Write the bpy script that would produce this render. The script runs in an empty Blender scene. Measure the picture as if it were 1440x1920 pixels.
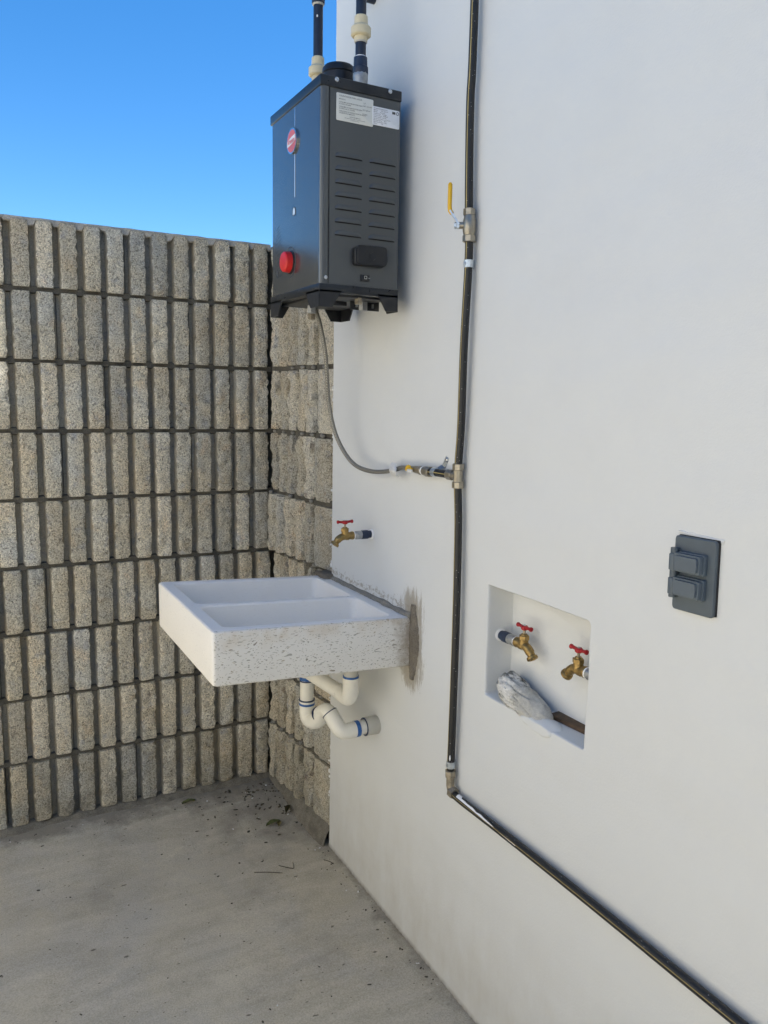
import bpy, bmesh, math, random
from mathutils import Vector, Matrix, noise
random.seed(11)
scene = bpy.context.scene
COL = scene.collection

# ------------------------------------------------------------------ camera
CP = Vector((-0.9401, -2.4895, 1.3082))
yaw, pitch, roll = 0.4965, 0.1414, 0.0179
fw = Vector((math.sin(yaw)*math.cos(pitch), math.cos(yaw)*math.cos(pitch), -math.sin(pitch)))
rt = Vector((math.cos(yaw), -math.sin(yaw), 0))
up = rt.cross(fw)
r2 = math.cos(roll)*rt + math.sin(roll)*up
u2 = -math.sin(roll)*rt + math.cos(roll)*up
cam_data = bpy.data.cameras.new('camera')
cam = bpy.data.objects.new('camera', cam_data)
COL.objects.link(cam)
m = Matrix((r2, u2, -fw)).transposed().to_4x4()
m.translation = CP
cam.matrix_world = m
cam_data.sensor_fit = 'VERTICAL'
cam_data.sensor_height = 36
cam_data.lens = 36*1480.5/1920
cam_data.clip_start = 0.05
cam_data.clip_end = 500
scene.camera = cam

# ------------------------------------------------------------------ light
SUN_EL, SUN_AZ = math.radians(65), math.radians(112)     # azimuth measured clockwise from +Y
world = bpy.data.worlds.new('World')
scene.world = world
world.use_nodes = True
wt = world.node_tree
bg = wt.nodes['Background']
sky = wt.nodes.new('ShaderNodeTexSky')
sky.sky_type = 'NISHITA'
sky.sun_disc = False
sky.sun_elevation = SUN_EL
sky.sun_rotation = SUN_AZ
sky.altitude = 1500
sky.air_density = 1.0
sky.dust_density = 0.3
sky.ozone_density = 2.2
hs = wt.nodes.new('ShaderNodeHueSaturation')
hs.inputs['Saturation'].default_value = 1.34
wt.links.new(sky.outputs[0], hs.inputs['Color'])
wt.links.new(hs.outputs[0], bg.inputs['Color'])
bg.inputs['Strength'].default_value = 0.075
sd = bpy.data.lights.new('sun', 'SUN')
sd.energy = 5.0
sd.angle = math.radians(0.5)
sd.color = (1.0, 0.96, 0.90)
sun = bpy.data.objects.new('sun', sd)
COL.objects.link(sun)
sv = Vector((math.sin(SUN_AZ)*math.cos(SUN_EL), math.cos(SUN_AZ)*math.cos(SUN_EL), math.sin(SUN_EL)))
sun.rotation_euler = sv.to_track_quat('Z', 'Y').to_euler()
sun.location = (3, -2, 8)
scene.view_settings.view_transform = 'Standard'
scene.view_settings.look = 'None'
scene.view_settings.gamma = 1
scene.view_settings.use_curve_mapping = False
scene.view_settings.exposure = 1.67
scene.render.engine = 'CYCLES'
scene.cycles.max_bounces = 12
scene.cycles.diffuse_bounces = 8

# ------------------------------------------------------------------ materials
class NT:
    def __init__(s, name):
        s.mat = bpy.data.materials.new(name); s.mat.use_nodes = True
        s.t = s.mat.node_tree; s.b = s.t.nodes['Principled BSDF']
        g = s.t.nodes.new('ShaderNodeNewGeometry'); s.pos = g.outputs['Position']; s.geo = g
    def n(s, typ, **kw):
        nd = s.t.nodes.new('ShaderNode'+typ)
        for k, v in kw.items():
            if k in nd.inputs.keys():
                nd.inputs[k].default_value = v
            else:
                setattr(nd, k, v)
        return nd
    def l(s, a, b): s.t.links.new(a, b)
    def noise(s, scale, detail=4, rough=.55, vec=None, dist=0.0):
        nd = s.n('TexNoise', Scale=scale, Detail=detail, Roughness=rough, Distortion=dist)
        s.l(vec or s.pos, nd.inputs['Vector']); return nd.outputs['Fac']
    def vor(s, scale, vec=None, feature='F1', rnd=1.0):
        nd = s.n('TexVoronoi', Scale=scale, Randomness=rnd); nd.feature = feature
        s.l(vec or s.pos, nd.inputs['Vector']); return nd
    def scaled(s, v, off=(0, 0, 0), rot=(0, 0, 0)):
        mp = s.n('Mapping'); mp.inputs['Scale'].default_value = v; mp.inputs['Location'].default_value = off
        mp.inputs['Rotation'].default_value = rot
        s.l(s.pos, mp.inputs['Vector']); return mp.outputs[0]
    def ramp(s, fac, stops, mode='LINEAR'):
        nd = s.n('ValToRGB'); cr = nd.color_ramp; cr.interpolation = mode
        while len(cr.elements) < len(stops): cr.elements.new(.5)
        for e, (p, c) in zip(cr.elements, stops):
            e.position = p; e.color = (c if hasattr(c, '__len__') else (c, c, c))[:3] + (1,) if hasattr(c, '__len__') else (c, c, c, 1)
        s.l(fac, nd.inputs[0]); return nd.outputs[0]
    def mix(s, fac, a, b, mode='MIX'):
        nd = s.n('Mix'); nd.data_type = 'RGBA'; nd.blend_type = mode; nd.clamp_factor = True
        for i, v in ((0, fac), (6, a), (7, b)):
            if hasattr(v, 'node'): s.l(v, nd.inputs[i])
            elif i == 0: nd.inputs[0].default_value = v
            else: nd.inputs[i].default_value = tuple(v)[:3] + (1,)
        return nd.outputs[2]
    def math(s, op, a, b=0.0, c=None, clamp=False):
        nd = s.n('Math'); nd.operation = op; nd.use_clamp = clamp
        for i, v in enumerate((a, b) if c is None else (a, b, c)):
            if hasattr(v, 'node'): s.l(v, nd.inputs[i])
            else: nd.inputs[i].default_value = v
        return nd.outputs[0]
    def xyz(s):
        nd = s.n('SeparateXYZ'); s.l(s.pos, nd.inputs[0]); return nd.outputs
    def bump(s, h, strength=.5, dist=.002, prev=None):
        nd = s.n('Bump'); nd.inputs['Strength'].default_value = strength; nd.inputs['Distance'].default_value = dist
        s.l(h, nd.inputs['Height'])
        if prev: s.l(prev, nd.inputs['Normal'])
        s.l(nd.outputs[0], s.b.inputs['Normal']); return nd.outputs[0]
    def col(s, v):
        if hasattr(v, 'node'): s.l(v, s.b.inputs['Base Color'])
        else: s.b.inputs['Base Color'].default_value = tuple(v)[:3] + (1,)
    def rough(s, v):
        if hasattr(v, 'node'): s.l(v, s.b.inputs['Roughness'])
        else: s.b.inputs['Roughness'].default_value = v
    def set(s, **kw):
        for k, v in kw.items(): s.b.inputs[k.replace('_', ' ')].default_value = v

MAT = {}
def simple(name, c, rough=.5, metal=0.0, var=.12, vscale=60, bump=.0, bscale=300, spec=.5, coat=0):
    a = NT(name)
    f = a.noise(vscale, 5)
    lo = tuple(x*(1-var) for x in c); hi = tuple(min(1, x*(1+var)) for x in c)
    a.col(a.ramp(f, [(.3, lo), (.7, hi)]))
    a.rough(a.math('ADD', a.math('MULTIPLY', a.noise(vscale*1.7, 4), .16), rough-.08, clamp=True))
    a.set(Metallic=metal)
    a.b.inputs['Specular IOR Level'].default_value = spec
    a.b.inputs['Coat Weight'].default_value = coat
    if bump: a.bump(a.noise(bscale, 4), bump, .0008)
    MAT[name] = a.mat
    return a.mat

def block_material(name, split=True, tone=1.0):
    a = NT(name)
    big = a.noise(5.5, 3, .6)
    mid = a.noise(17, 4, .65, a.scaled((1, 1, .75), (3.1, .7, 1.3)))
    fine = a.noise(260, 4, .8)
    grain = a.noise(900, 2, .7)
    k = tone
    base = a.ramp(big, [(.36, (.340*k, .302*k, .228*k)), (.52, (.340*k, .319*k, .260*k)), (.66, (.316*k, .313*k, .283*k))])
    base = a.mix(a.ramp(mid, [(.56, 0.0), (.72, .55)]), base, (.37*k, .285*k, .185*k))
    base = a.mix(a.ramp(a.noise(23, 4, .6, a.scaled((1, 1, 1), (8, 2, 5))), [(.58, 0.0), (.70, .7)]), base, (.21*k, .215*k, .225*k))
    # stones of the aggregate, one tint per cell
    wn = a.n('TexNoise', Scale=70.0, Detail=3.0); a.l(a.pos, wn.inputs['Vector'])
    wsc = a.n('VectorMath'); wsc.operation = 'SCALE'; wsc.inputs['Scale'].default_value = .022; a.l(wn.outputs['Color'], wsc.inputs[0])
    def warped(off, k_=1.0):
        ad = a.n('VectorMath'); ad.operation = 'ADD'; a.l(a.scaled((1, 1, .8), off), ad.inputs[0]); a.l(wsc.outputs[0], ad.inputs[1]); return ad.outputs[0]
    v = a.vor(150, warped((0, 0, 0)))
    cell = a.n('SeparateColor'); a.l(v.outputs['Color'], cell.inputs[0])
    st = a.ramp(cell.outputs[0], [(.0, (.17, .175, .19)), (.35, (.34, .315, .26)), (.7, (.44, .40, .33)), (.93, (.20, .15, .10)), (1, (.52, .50, .46))])
    inside = a.ramp(v.outputs['Distance'], [(.28, 1.0), (.44, 0.0)])
    base = a.mix(a.math('MULTIPLY', inside, .36 if split else .08), base, st)
    v2 = a.vor(42, warped((1.7, 4, 9)))
    c2 = a.n('SeparateColor'); a.l(v2.outputs['Color'], c2.inputs[0])
    rare = a.math('MULTIPLY', a.math('GREATER_THAN', c2.outputs[1], .84), a.ramp(v2.outputs['Distance'], [(.16, 1.0), (.42, 0.0)]))
    base = a.mix(a.math('MULTIPLY', rare, .62 if split else 0.0), base, a.mix(c2.outputs[2], (.12, .13, .165), (.27, .18, .11)))
    # salt and pepper, dark pores
    base = a.mix(.85 if split else .35, base, a.mix(.5, a.ramp(fine, [(.39, .06), (.49, .88), (.61, 1.75)]), a.ramp(grain, [(.38, .40), (.58, 1.3)])), 'MULTIPLY')
    pv = a.vor(240, warped((5, 5, 5)))
    pc = a.n('SeparateColor'); a.l(pv.outputs['Color'], pc.inputs[0])
    pore = a.math('MULTIPLY', a.math('GREATER_THAN', pc.outputs[0], .60 if split else .92), a.ramp(pv.outputs['Distance'], [(.24, 1.0), (.48, 0.0)]))
    base = a.mix(a.math('MULTIPLY', pore, .55), base, (.05, .045, .035))
    oi = a.n('ObjectInfo')
    base = a.mix(1.0, base, a.ramp(oi.outputs['Random'], [(0, (.80, .80, .80)), (.5, (1.0, .985, .95)), (1, (1.14, 1.13, 1.12))]), 'MULTIPLY')
    # patchy darker tone towards the base
    x, y, z = a.xyz()[0:3]
    lowf = a.math('MULTIPLY', a.ramp(z, [(.0, 1.0), (.30, 0.0)]), a.ramp(a.noise(14, 4), [(.35, 0.0), (.65, .55)]))
    base = a.mix(lowf, base, (.10, .095, .07))
    a.col(base)
    a.rough(.93)
    a.b.inputs['Specular IOR Level'].default_value = .25
    h = a.mix(.55, a.noise(170, 6, .85), fine)
    h = a.mix(pore, h, (0, 0, 0))
    a.bump(h, 1.0 if split else .45, .006 if split else .002)
    MAT[name] = a.mat
block_material('split_concrete', True, 1.94)
block_material('cast_concrete', False, .98)
block_material('rough_end_concrete', True, 1.70)

def mortar(name, c, dk=.6):
    a = NT(name)
    f = a.noise(26, 5, .6)
    b = a.ramp(f, [(.3, tuple(x*dk for x in c)), (.7, c)])
    b = a.mix(.6, b, a.ramp(a.noise(420, 3, .7), [(.35, .45), (.62, 1.25)]), 'MULTIPLY')
    a.col(b); a.rough(.95); a.b.inputs['Specular IOR Level'].default_value = .2
    a.bump(a.noise(90, 7, .7), .9, .006)
    MAT[name] = a.mat
mortar('mortar', (.15, .14, .115))
mortar('base_mortar', (.25, .23, .185), .55)
mortar('grey_mortar', (.30, .29, .26), .75)
mortar('pale_mortar', (.50, .48, .43), .8)
mortar('brown_mortar', (.235, .21, .17), .65)

# white painted render
a = NT('white_paint')
x, y, z = a.xyz()[0:3]
base = a.mix(a.noise(1.3, 4, .5), (.620, .638, .638), (.675, .690, .684))
base = a.mix(a.math('MULTIPLY', a.ramp(a.noise(9, 5, .6), [(.45, 0.0), (.75, 1.0)]), .22), base, (.59, .60, .595))
# grime rising from the floor
g = a.math('MULTIPLY', a.ramp(z, [(.0, 1.0), (.36, 0.0)]), a.ramp(a.noise(16, 6, .65, a.scaled((1, 1, .45))), [(.30, .25), (.72, .9)]))
base = a.mix(a.math('MULTIPLY', g, .55), base, (.40, .36, .28))
g = a.math('MULTIPLY', a.ramp(a.math('ADD', z, .05), [(.0, 1.0), (.016, 0.0)]), a.ramp(a.noise(60, 5), [(.3, .4), (.6, 1.0)]))
base = a.mix(g, base, (.20, .18, .15))
# cement smudged round the sink end: brushed strokes
def seg_dist(cy, cz, hz, sy=1.0):
    dy = a.math('MULTIPLY', a.math('SUBTRACT', y, cy), sy)
    dz = a.math('MAXIMUM', a.math('SUBTRACT', a.math('ABSOLUTE', a.math('SUBTRACT', z, cz)), hz), 0.0)
    return a.math('SQRT', a.math('ADD', a.math('POWER', dy, 2.0), a.math('POWER', dz, 2.0)))
d = seg_dist(-.905, .735, .075, 1.0)
st = a.noise(38, 7, .75, a.scaled((1, 2.3, .38), (0, .3, .1), (.25, 0, 0)))
stain = a.math('SUBTRACT', a.math('ADD', st, .26), a.math('MULTIPLY', d, 7.0))
base = a.mix(a.ramp(stain, [(.38, 0.0), (.50, .75)]), base, (.27, .245, .20))
fine = a.noise(160, 6, .8, a.scaled((1, 2.6, .5)))
stain2 = a.math('SUBTRACT', a.math('ADD', fine, .12), a.math('MULTIPLY', d, 4.2))
base = a.mix(a.ramp(stain2, [(.44, 0.0), (.50, .6)]), base, (.33, .29, .22))
# thin smudges above the sink top
band = a.math('MULTIPLY', a.ramp(a.math('ABSOLUTE', a.math('SUBTRACT', z, .815)), [(.0, 1.0), (.04, 0.0)]), a.ramp(y, [(0, 0.0), (1, 1.0)]))
dz = a.math('ABSOLUTE', a.math('SUBTRACT', z, .812))
inr = a.math('MULTIPLY', a.math('GREATER_THAN', y, -.93), a.math('LESS_THAN', y, -.40))
s3 = a.math('SUBTRACT', a.math('ADD', a.noise(70, 6, .8, a.scaled((1, .8, 1.3))), .03), a.math('MULTIPLY', dz, 7.0))
base = a.mix(a.math('MULTIPLY', a.ramp(s3, [(.50, 0.0), (.56, .8)]), inr), base, (.30, .27, .22))
# stray scuffs and specks
sp = a.vor(7.0, a.scaled((1, 1, 1), (.3, .2, .9)))
sc = a.n('SeparateColor'); a.l(sp.outputs['Color'], sc.inputs[0])
spk = a.math('MULTIPLY', a.math('GREATER_THAN', sc.outputs[0], .55), a.ramp(a.math('ADD', sp.outputs['Distance'], a.math('MULTIPLY', a.noise(160, 4), .035)), [(.028, 1.0), (.040, 0.0)]))
base = a.mix(a.math('MULTIPLY', spk, .55), base, (.30, .29, .27))
sm = a.ramp(a.noise(28, 6, .8, a.scaled((1, 2.4, .7), (4, 2, 7), (.5, 0, 0))), [(.69, 0.0), (.73, .28)])
base = a.mix(sm, base, (.45, .43, .40))
a.col(base); a.rough(.55)
h = a.mix(.35, a.noise(9, 4, .5, a.scaled((1, .7, 1.4))), a.noise(220, 4, .6))
h = a.mix(.3, h, a.noise(38, 5, .6, a.scaled((1, .35, 1))))
a.bump(h, .42, .004, a.bump(a.noise(2.6, 3, .5, a.scaled((1, .6, 1.2))), .5, .03))
MAT['white_paint'] = a.mat

# concrete floor
a = NT('floor_concrete')
x, y, z = a.xyz()[0:3]
base = a.mix(a.noise(1.6, 5, .6), (.43, .385, .295), (.58, .535, .435))
base = a.mix(a.math('MULTIPLY', a.ramp(a.noise(4.2, 6, .65, dist=.6), [(.45, 0.0), (.70, 1.0)]), .45), base, (.40, .392, .375))
base = a.mix(a.math('MULTIPLY', a.ramp(a.noise(6.5, 6, .7, a.scaled((1, 1, 1), (3, 8, 0))), [(.50, 0.0), (.72, 1.0)]), .45), base, (.29, .26, .205))
base = a.mix(.55, base, a.ramp(a.noise(260, 4, .75), [(.34, .62), (.64, 1.28)]), 'MULTIPLY')
sw = a.noise(3.2, 5, .6, a.scaled((1.0, 3.4, 1), (2, 1, 0), (0, 0, -.5)), 1.2)
base = a.mix(.5, base, a.ramp(sw, [(.35, (.80, .79, .76)), (.65, (1.14, 1.14, 1.14))]), 'MULTIPLY')
# faint trowel scratches
base = a.mix(a.ramp(a.noise(60, 6, .8, a.scaled((.5, 3.0, 1), (0, 0, 0), (0, 0, .6))), [(.66, 0.0), (.72, .35)]), base, (.15, .14, .12))
# little dark chips and specks
for sc_, th, r0, r1, cc in ((22, .90, .09, .14, (.09, .08, .06)), (55, .90, .13, .20, (.13, .115, .09)), (33, .93, .08, .13, (.50, .49, .45))):
    dv = a.n('VectorMath'); dv.operation = 'ADD'
    nz = a.n('TexNoise', Scale=40.0, Detail=3.0); a.l(a.pos, nz.inputs['Vector'])
    ms = a.n('VectorMath'); ms.operation = 'SCALE'; ms.inputs['Scale'].default_value = .03
    a.l(nz.outputs['Color'], ms.inputs[0]); a.l(a.scaled((1, 1.9, 1), (sc_*.1, 0, 0), (0, 0, sc_*.04)), dv.inputs[0]); a.l(ms.outputs[0], dv.inputs[1])
    v = a.vor(sc_, dv.outputs[0]); s = a.n('SeparateColor'); a.l(v.outputs['Color'], s.inputs[0])
    mk = a.math('MULTIPLY', a.math('GREATER_THAN', s.outputs[0], th), a.ramp(v.outputs['Distance'], [(r0, 1.0), (r1, 0.0)]))
    base = a.mix(a.math('MULTIPLY', mk, .8), base, cc)
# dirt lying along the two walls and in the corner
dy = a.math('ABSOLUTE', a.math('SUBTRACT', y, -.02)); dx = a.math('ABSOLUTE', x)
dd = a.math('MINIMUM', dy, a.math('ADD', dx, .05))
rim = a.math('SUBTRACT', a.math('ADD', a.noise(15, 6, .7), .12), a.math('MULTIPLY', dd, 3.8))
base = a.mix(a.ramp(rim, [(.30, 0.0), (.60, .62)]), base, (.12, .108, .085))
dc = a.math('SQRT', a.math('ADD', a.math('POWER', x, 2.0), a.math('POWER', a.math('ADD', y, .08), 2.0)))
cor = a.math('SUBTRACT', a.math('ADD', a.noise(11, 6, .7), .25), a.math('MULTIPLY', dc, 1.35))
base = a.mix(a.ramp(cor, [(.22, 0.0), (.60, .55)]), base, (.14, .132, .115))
a.col(base); a.rough(.88); a.b.inputs['Specular IOR Level'].default_value = .3
h = a.mix(.4, a.noise(30, 6, .7), a.noise(300, 4, .7))
a.bump(h, .5, .004)
MAT['floor_concrete'] = a.mat

# terrazzo
def terrazzo(name, base_c, chips, dirt):
    a = NT(name)
    x, y, z = a.xyz()[0:3]
    base = a.mix(a.noise(8, 5), base_c, tuple(c*.93 for c in base_c))
    nz = a.n('TexNoise', Scale=14.0, Detail=3.0); a.l(a.pos, nz.inputs['Vector'])
    for i, (sc_, sx, rz, th, r0) in enumerate(((84, 2.9, .7, .50, .21), (104, 3.2, -.6, .48, .19), (50, 2.4, .25, .76, .18), (130, 2.4, 1.3, .52, .18))):
        vv = a.n('VectorMath'); vv.operation = 'ADD'
        ms = a.n('VectorMath'); ms.operation = 'SCALE'; ms.inputs['Scale'].default_value = .10
        a.l(nz.outputs['Color'], ms.inputs[0])
        a.l(a.scaled((1, 1, sx), (i*.37, i*.2, 0), (rz*.8, rz, 0)), vv.inputs[0]); a.l(ms.outputs[0], vv.inputs[1])
        v = a.vor(sc_, vv.outputs[0]); s = a.n('SeparateColor'); a.l(v.outputs['Color'], s.inputs[0])
        mk = a.math('MULTIPLY', a.math('GREATER_THAN', s.outputs[0], th), a.ramp(v.outputs['Distance'], [(r0, 1.0), (r0+.07, 0.0)]))
        tint = a.ramp(s.outputs[1], [(0, (.20, .20, .17)), (.5, (.36, .36, .31)), (.85, (.42, .36, .26)), (1, (.16, .13, .10))])
        base = a.mix(a.math('MULTIPLY', mk, chips), base, tint)
    if dirt:
        dn = a.math('SUBTRACT', a.math('ADD', a.noise(30, 6, .75), -.02), a.math('MULTIPLY', a.math('ABSOLUTE', x), 5.0))
        base = a.mix(a.ramp(dn, [(.20, 0.0), (.48, .75)]), base, (.33, .27, .19))
        top = a.math('MULTIPLY', a.ramp(a.math('SUBTRACT', z, .755), [(0.0, 0.0), (.045, 1.0)]), a.ramp(a.noise(20, 5), [(.4, 0.0), (.65, .55)]))
        base = a.mix(top, base, (.52, .42, .28))
    a.col(base); a.rough(.6)
    a.bump(a.noise(110, 5, .6), .25, .0015)
    MAT[name] = a.mat
terrazzo('terrazzo', (.76, .745, .70), .85, True)
terrazzo('smooth_terrazzo', (.84, .82, .77), .12, False)
terrazzo('basin_white', (.86, .84, .80), .05, False)

simple('heater_grey', (.098, .105, .107), .36, .45, .03, 9, .06, 900)
simple('heater_front_grey', (.17, .18, .185), .20, .78, .02, 9)
simple('black_plastic', (.012, .013, .015), .42, 0, .15)
simple('black_trim', (.016, .019, .023), .30, .2, .1)
simple('vent_black', (.028, .028, .03), .38, .4, .2)
simple('red_plastic', (.62, .018, .015), .38, 0, .05)
simple('red_handle', (.36, .012, .018), .42, .2, .25, 200)
simple('screw_steel', (.55, .56, .57), .28, 1.0, .1)
simple('zinc', (.55, .60, .64), .33, .9, .2, 150)
simple('galvanized', (.36, .37, .37), .45, .7, .2, 120)
simple('nickel', (.34, .31, .25), .36, .85, .12, 120)
simple('brass', (.33, .225, .085), .42, .85, .3, 140, .25, 260)
simple('old_brass', (.33, .29, .22), .48, .75, .3, 140, .2)
simple('black_pipe', (.009, .010, .011), .52, 0, .3, 90)
simple('yellow_stripe', (.34, .27, .10), .5, 0, .15)
simple('yellow_vinyl', (.72, .42, .01), .38, 0, .08)
simple('navy_pipe', (.010, .017, .036), .42, 0, .2)
simple('navy_coupling', (.012, .026, .06), .45, 0, .2)
simple('cream_cpvc', (.62, .55, .37), .45, 0, .06)
simple('white_pvc', (.77, .755, .68), .30, 0, .05, 30)
simple('grey_pvc', (.50, .49, .44), .45, 0, .08, 30)
simple('blue_primer', (.015, .10, .33), .35, 0, .3, 120)
simple('dark_ring', (.02, .035, .09), .5, 0, .2)
simple('teflon', (.85, .85, .84), .6, 0, .04)
simple('white_label', (.66, .67, .62), .45, 0, .03)
simple('white_label_bright', (.74, .76, .78), .4, 0, .03)
simple('label_ink', (.07, .075, .08), .6, 0, .0)
simple('chrome', (.7, .7, .7), .2, 1.0, .05)
simple('badge_red', (.62, .12, .11), .35, 0, .1)
simple('badge_white', (.72, .72, .74), .3, 0, .1)
simple('window_clear', (.55, .62, .68), .15, 0, .1)
simple('outlet_grey', (.075, .098, .118), .45, 0, .06, 40)
simple('outlet_lid', (.085, .112, .138), .40, 0, .06, 40)
simple('gasket', (.012, .012, .014), .7, 0, .1)
simple('rusty_bar', (.095, .058, .032), .75, .1, .45, 60, .6, 200)
simple('dry_leaf', (.10, .085, .03), .8, 0, .4, 90)
simple('green_leaf', (.085, .10, .03), .7, 0, .4, 90)
simple('twig', (.07, .06, .04), .9, 0, .3, 200)
simple('paint_drip', (.78, .79, .80), .4, 0, .03)
simple('bounce_render', (.68, .66, .61), .8, 0, .08, 8)  # pale render for the added bounce wall
simple('white_crumb', (.72, .72, .70), .8, 0, .1)
simple('clear_tag', (.62, .62, .60), .35, 0, .12, 80)
simple('pvc_dark_mark', (.12, .12, .12), .6, 0, 0)

# braided hose
a = NT('braided_hose')
w = a.n('TexWave', Scale=150.0, Distortion=1.5, Detail=1.0); w.wave_type = 'BANDS'; w.bands_direction = 'DIAGONAL'
a.l(a.pos, w.inputs['Vector'])
a.col(a.ramp(w.outputs['Fac'], [(.2, (.15, .145, .125)), (.8, (.30, .29, .26))]))
a.set(Metallic=.5); a.rough(.42); a.bump(w.outputs['Fac'], .5, .0008)
MAT['braided_hose'] = a.mat
a = NT('black_pipe')
fl = a.vor(260); fs = a.n('SeparateColor'); a.l(fl.outputs['Color'], fs.inputs[0])
mk = a.math('MULTIPLY', a.math('GREATER_THAN', fs.outputs[0], .86), a.ramp(fl.outputs['Distance'], [(.16, 1.0), (.24, 0.0)]))
b = a.mix(mk, a.mix(a.noise(60, 5), (.008, .009, .010), (.016, .016, .015)), (.35, .35, .33))
a.col(b); a.rough(.5); MAT['black_pipe'] = a.mat
# cracked plaster lump
a = NT('cracked_plaster')
cr = a.noise(34, 7, .8, a.scaled((1.4, .6, 2.0), (0, 0, 0), (.7, 0, .3)))
yy = a.xyz()[1]
b = a.ramp(cr, [(.40, (.07, .07, .065)), (.47, (.34, .34, .31)), (.52, (.60, .59, .55)), (.64, (.80, .79, .75))])
smooth_part = a.mix(a.noise(25, 5), (.42, .405, .35), (.62, .61, .57))
msk = a.ramp(a.math('ADD', a.math('MULTIPLY', a.math('ADD', yy, 1.31), 8.0), a.noise(30, 5, .7)), [(.42, 0.0), (.58, 1.0)])
b = a.mix(msk, smooth_part, b)
b = a.mix(.35, b, a.ramp(a.noise(180, 4, .7), [(.35, .55), (.65, 1.25)]), 'MULTIPLY')
a.col(b); a.rough(.9); a.bump(cr, .8, .006)
MAT['cracked_plaster'] = a.mat

# ------------------------------------------------------------------ helpers
def empty(name, loc, label, cat, group=None):
    o = bpy.data.objects.new(name, None); COL.objects.link(o)
    o.location = loc; o.empty_display_size = .05
    o['label'] = label; o['category'] = cat
    if group: o['group'] = group
    return o
ROOTLOC = {}
def base_of(parent):
    p = parent; v = Vector((0, 0, 0))
    while p is not None:
        v += p.location; p = p.parent
    return v
def obj(name, bm, mats, parent=None, sharp=35, loc=None, smooth=True):
    """world-coordinate bmesh -> one object whose origin is at loc (or at its parent's)"""
    org = base_of(parent) if loc is None else Vector(loc)
    bmesh.ops.translate(bm, verts=bm.verts, vec=-org)
    bmesh.ops.recalc_face_normals(bm, faces=bm.faces)
    me = bpy.data.meshes.new(name); bm.to_mesh(me); bm.free()
    if isinstance(mats, str): mats = [mats]
    for k in mats: me.materials.append(MAT[k])
    if smooth and len(me.polygons):
        me.shade_smooth(); me.set_sharp_from_angle(angle=math.radians(sharp))
    o = bpy.data.objects.new(name, me); COL.objects.link(o)
    if parent is not None:
        o.parent = parent
        if loc is not None: o.location = org - base_of(parent)
    else: o.location = org
    return o
def tag(o, label, cat, group=None):
    o['label'] = label; o['category'] = cat
    if group: o['group'] = group
    return o
def BM(): return bmesh.new()
def merge(bm, tmp, mi=0):
    me = bpy.data.meshes.new('t'); 
    for f in tmp.faces: f.material_index = mi
    tmp.to_mesh(me); tmp.free(); bm.from_mesh(me); bpy.data.meshes.remove(me)
def box(bm, lo, hi, bev=0, seg=2, mi=0, M=None):
    t = bmesh.new(); bmesh.ops.create_cube(t, size=1)
    lo, hi = Vector(lo), Vector(hi); c = (lo+hi)/2; s = hi-lo
    bmesh.ops.scale(t, vec=s, verts=t.verts)
    if bev: bmesh.ops.bevel(t, geom=list(t.edges), offset=bev, segments=seg, affect='EDGES', profile=.5)
    bmesh.ops.translate(t, vec=c, verts=t.verts)
    if M is not None: bmesh.ops.transform(t, matrix=M, verts=t.verts)
    merge(bm, t, mi)
def frame(d):
    d = d.normalized()
    a_ = Vector((0, 0, 1)) if abs(d.z) < .9 else Vector((1, 0, 0))
    u = d.cross(a_).normalized(); return u, d.cross(u).normalized()
def tube(bm, pts, r, n=20, mi=0, cap=True):
    pts = [Vector(p) for p in pts]
    rs = r if hasattr(r, '__len__') else [r]*len(pts)
    rings = []; u = None
    for i, p in enumerate(pts):
        if i == 0: d = pts[1]-pts[0]
        elif i == len(pts)-1: d = pts[-1]-pts[-2]
        else:
            d = (pts[i+1]-p).normalized()+(p-pts[i-1]).normalized()
            if d.length < 1e-6: d = pts[i+1]-p
        if (d.length < 1e-9): d = pts[-1]-pts[0]
        d.normalize()
        if u is None: u, v = frame(d)
        else:
            u = (u-d*u.dot(d)).normalized(); v = d.cross(u)
        v = d.cross(u)
        rings.append([bm.verts.new(p+rs[i]*(math.cos(2*math.pi*k/n)*u+math.sin(2*math.pi*k/n)*v)) for k in range(n)])
    for a_, b_ in zip(rings, rings[1:]):
        for k in range(n):
            f = bm.faces.new((a_[k], a_[(k+1) % n], b_[(k+1) % n], b_[k])); f.material_index = mi
    if cap:
        for R, rev in ((rings[0], True), (rings[-1], False)):
            f = bm.faces.new(R[::-1] if rev else R); f.material_index = mi
def lathe(bm, o, d, prof, n=24, mi=0, cap=True):
    """prof: (distance along d, radius)"""
    o, d = Vector(o), Vector(d).normalized(); u, v = frame(d)
    rings = [[bm.verts.new(o+d*t+r*(math.cos(2*math.pi*(k+.5)/n)*u+math.sin(2*math.pi*(k+.5)/n)*v)) for k in range(n)] for t, r in prof]
    for a_, b_ in zip(rings, rings[1:]):
        for k in range(n):
            f = bm.faces.new((a_[k], a_[(k+1) % n], b_[(k+1) % n], b_[k])); f.material_index = mi
    if cap:
        bm.faces.new(rings[0][::-1]).material_index = mi; bm.faces.new(rings[-1]).material_index = mi
def hexnut(bm, o, d, L, r, mi=0, n=6):
    c = r*.08
    lathe(bm, o, d, [(0, r*.9), (c, r), (L-c, r), (L, r*.9)], n, mi)
def smooth_path(pts, n=8):
    pts = [Vector(p) for p in pts]; P = [pts[0]*2-pts[1]]+pts+[pts[-1]*2-pts[-2]]; out = []
    for i in range(1, len(P)-2):
        p0, p1, p2, p3 = P[i-1:i+3]
        for k in range(n):
            t = k/n
            out.append(.5*((2*p1)+(-p0+p2)*t+(2*p0-5*p1+4*p2-p3)*t*t+(-p0+3*p1-3*p2+p3)*t**3))
    out.append(pts[-1]); return out
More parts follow.
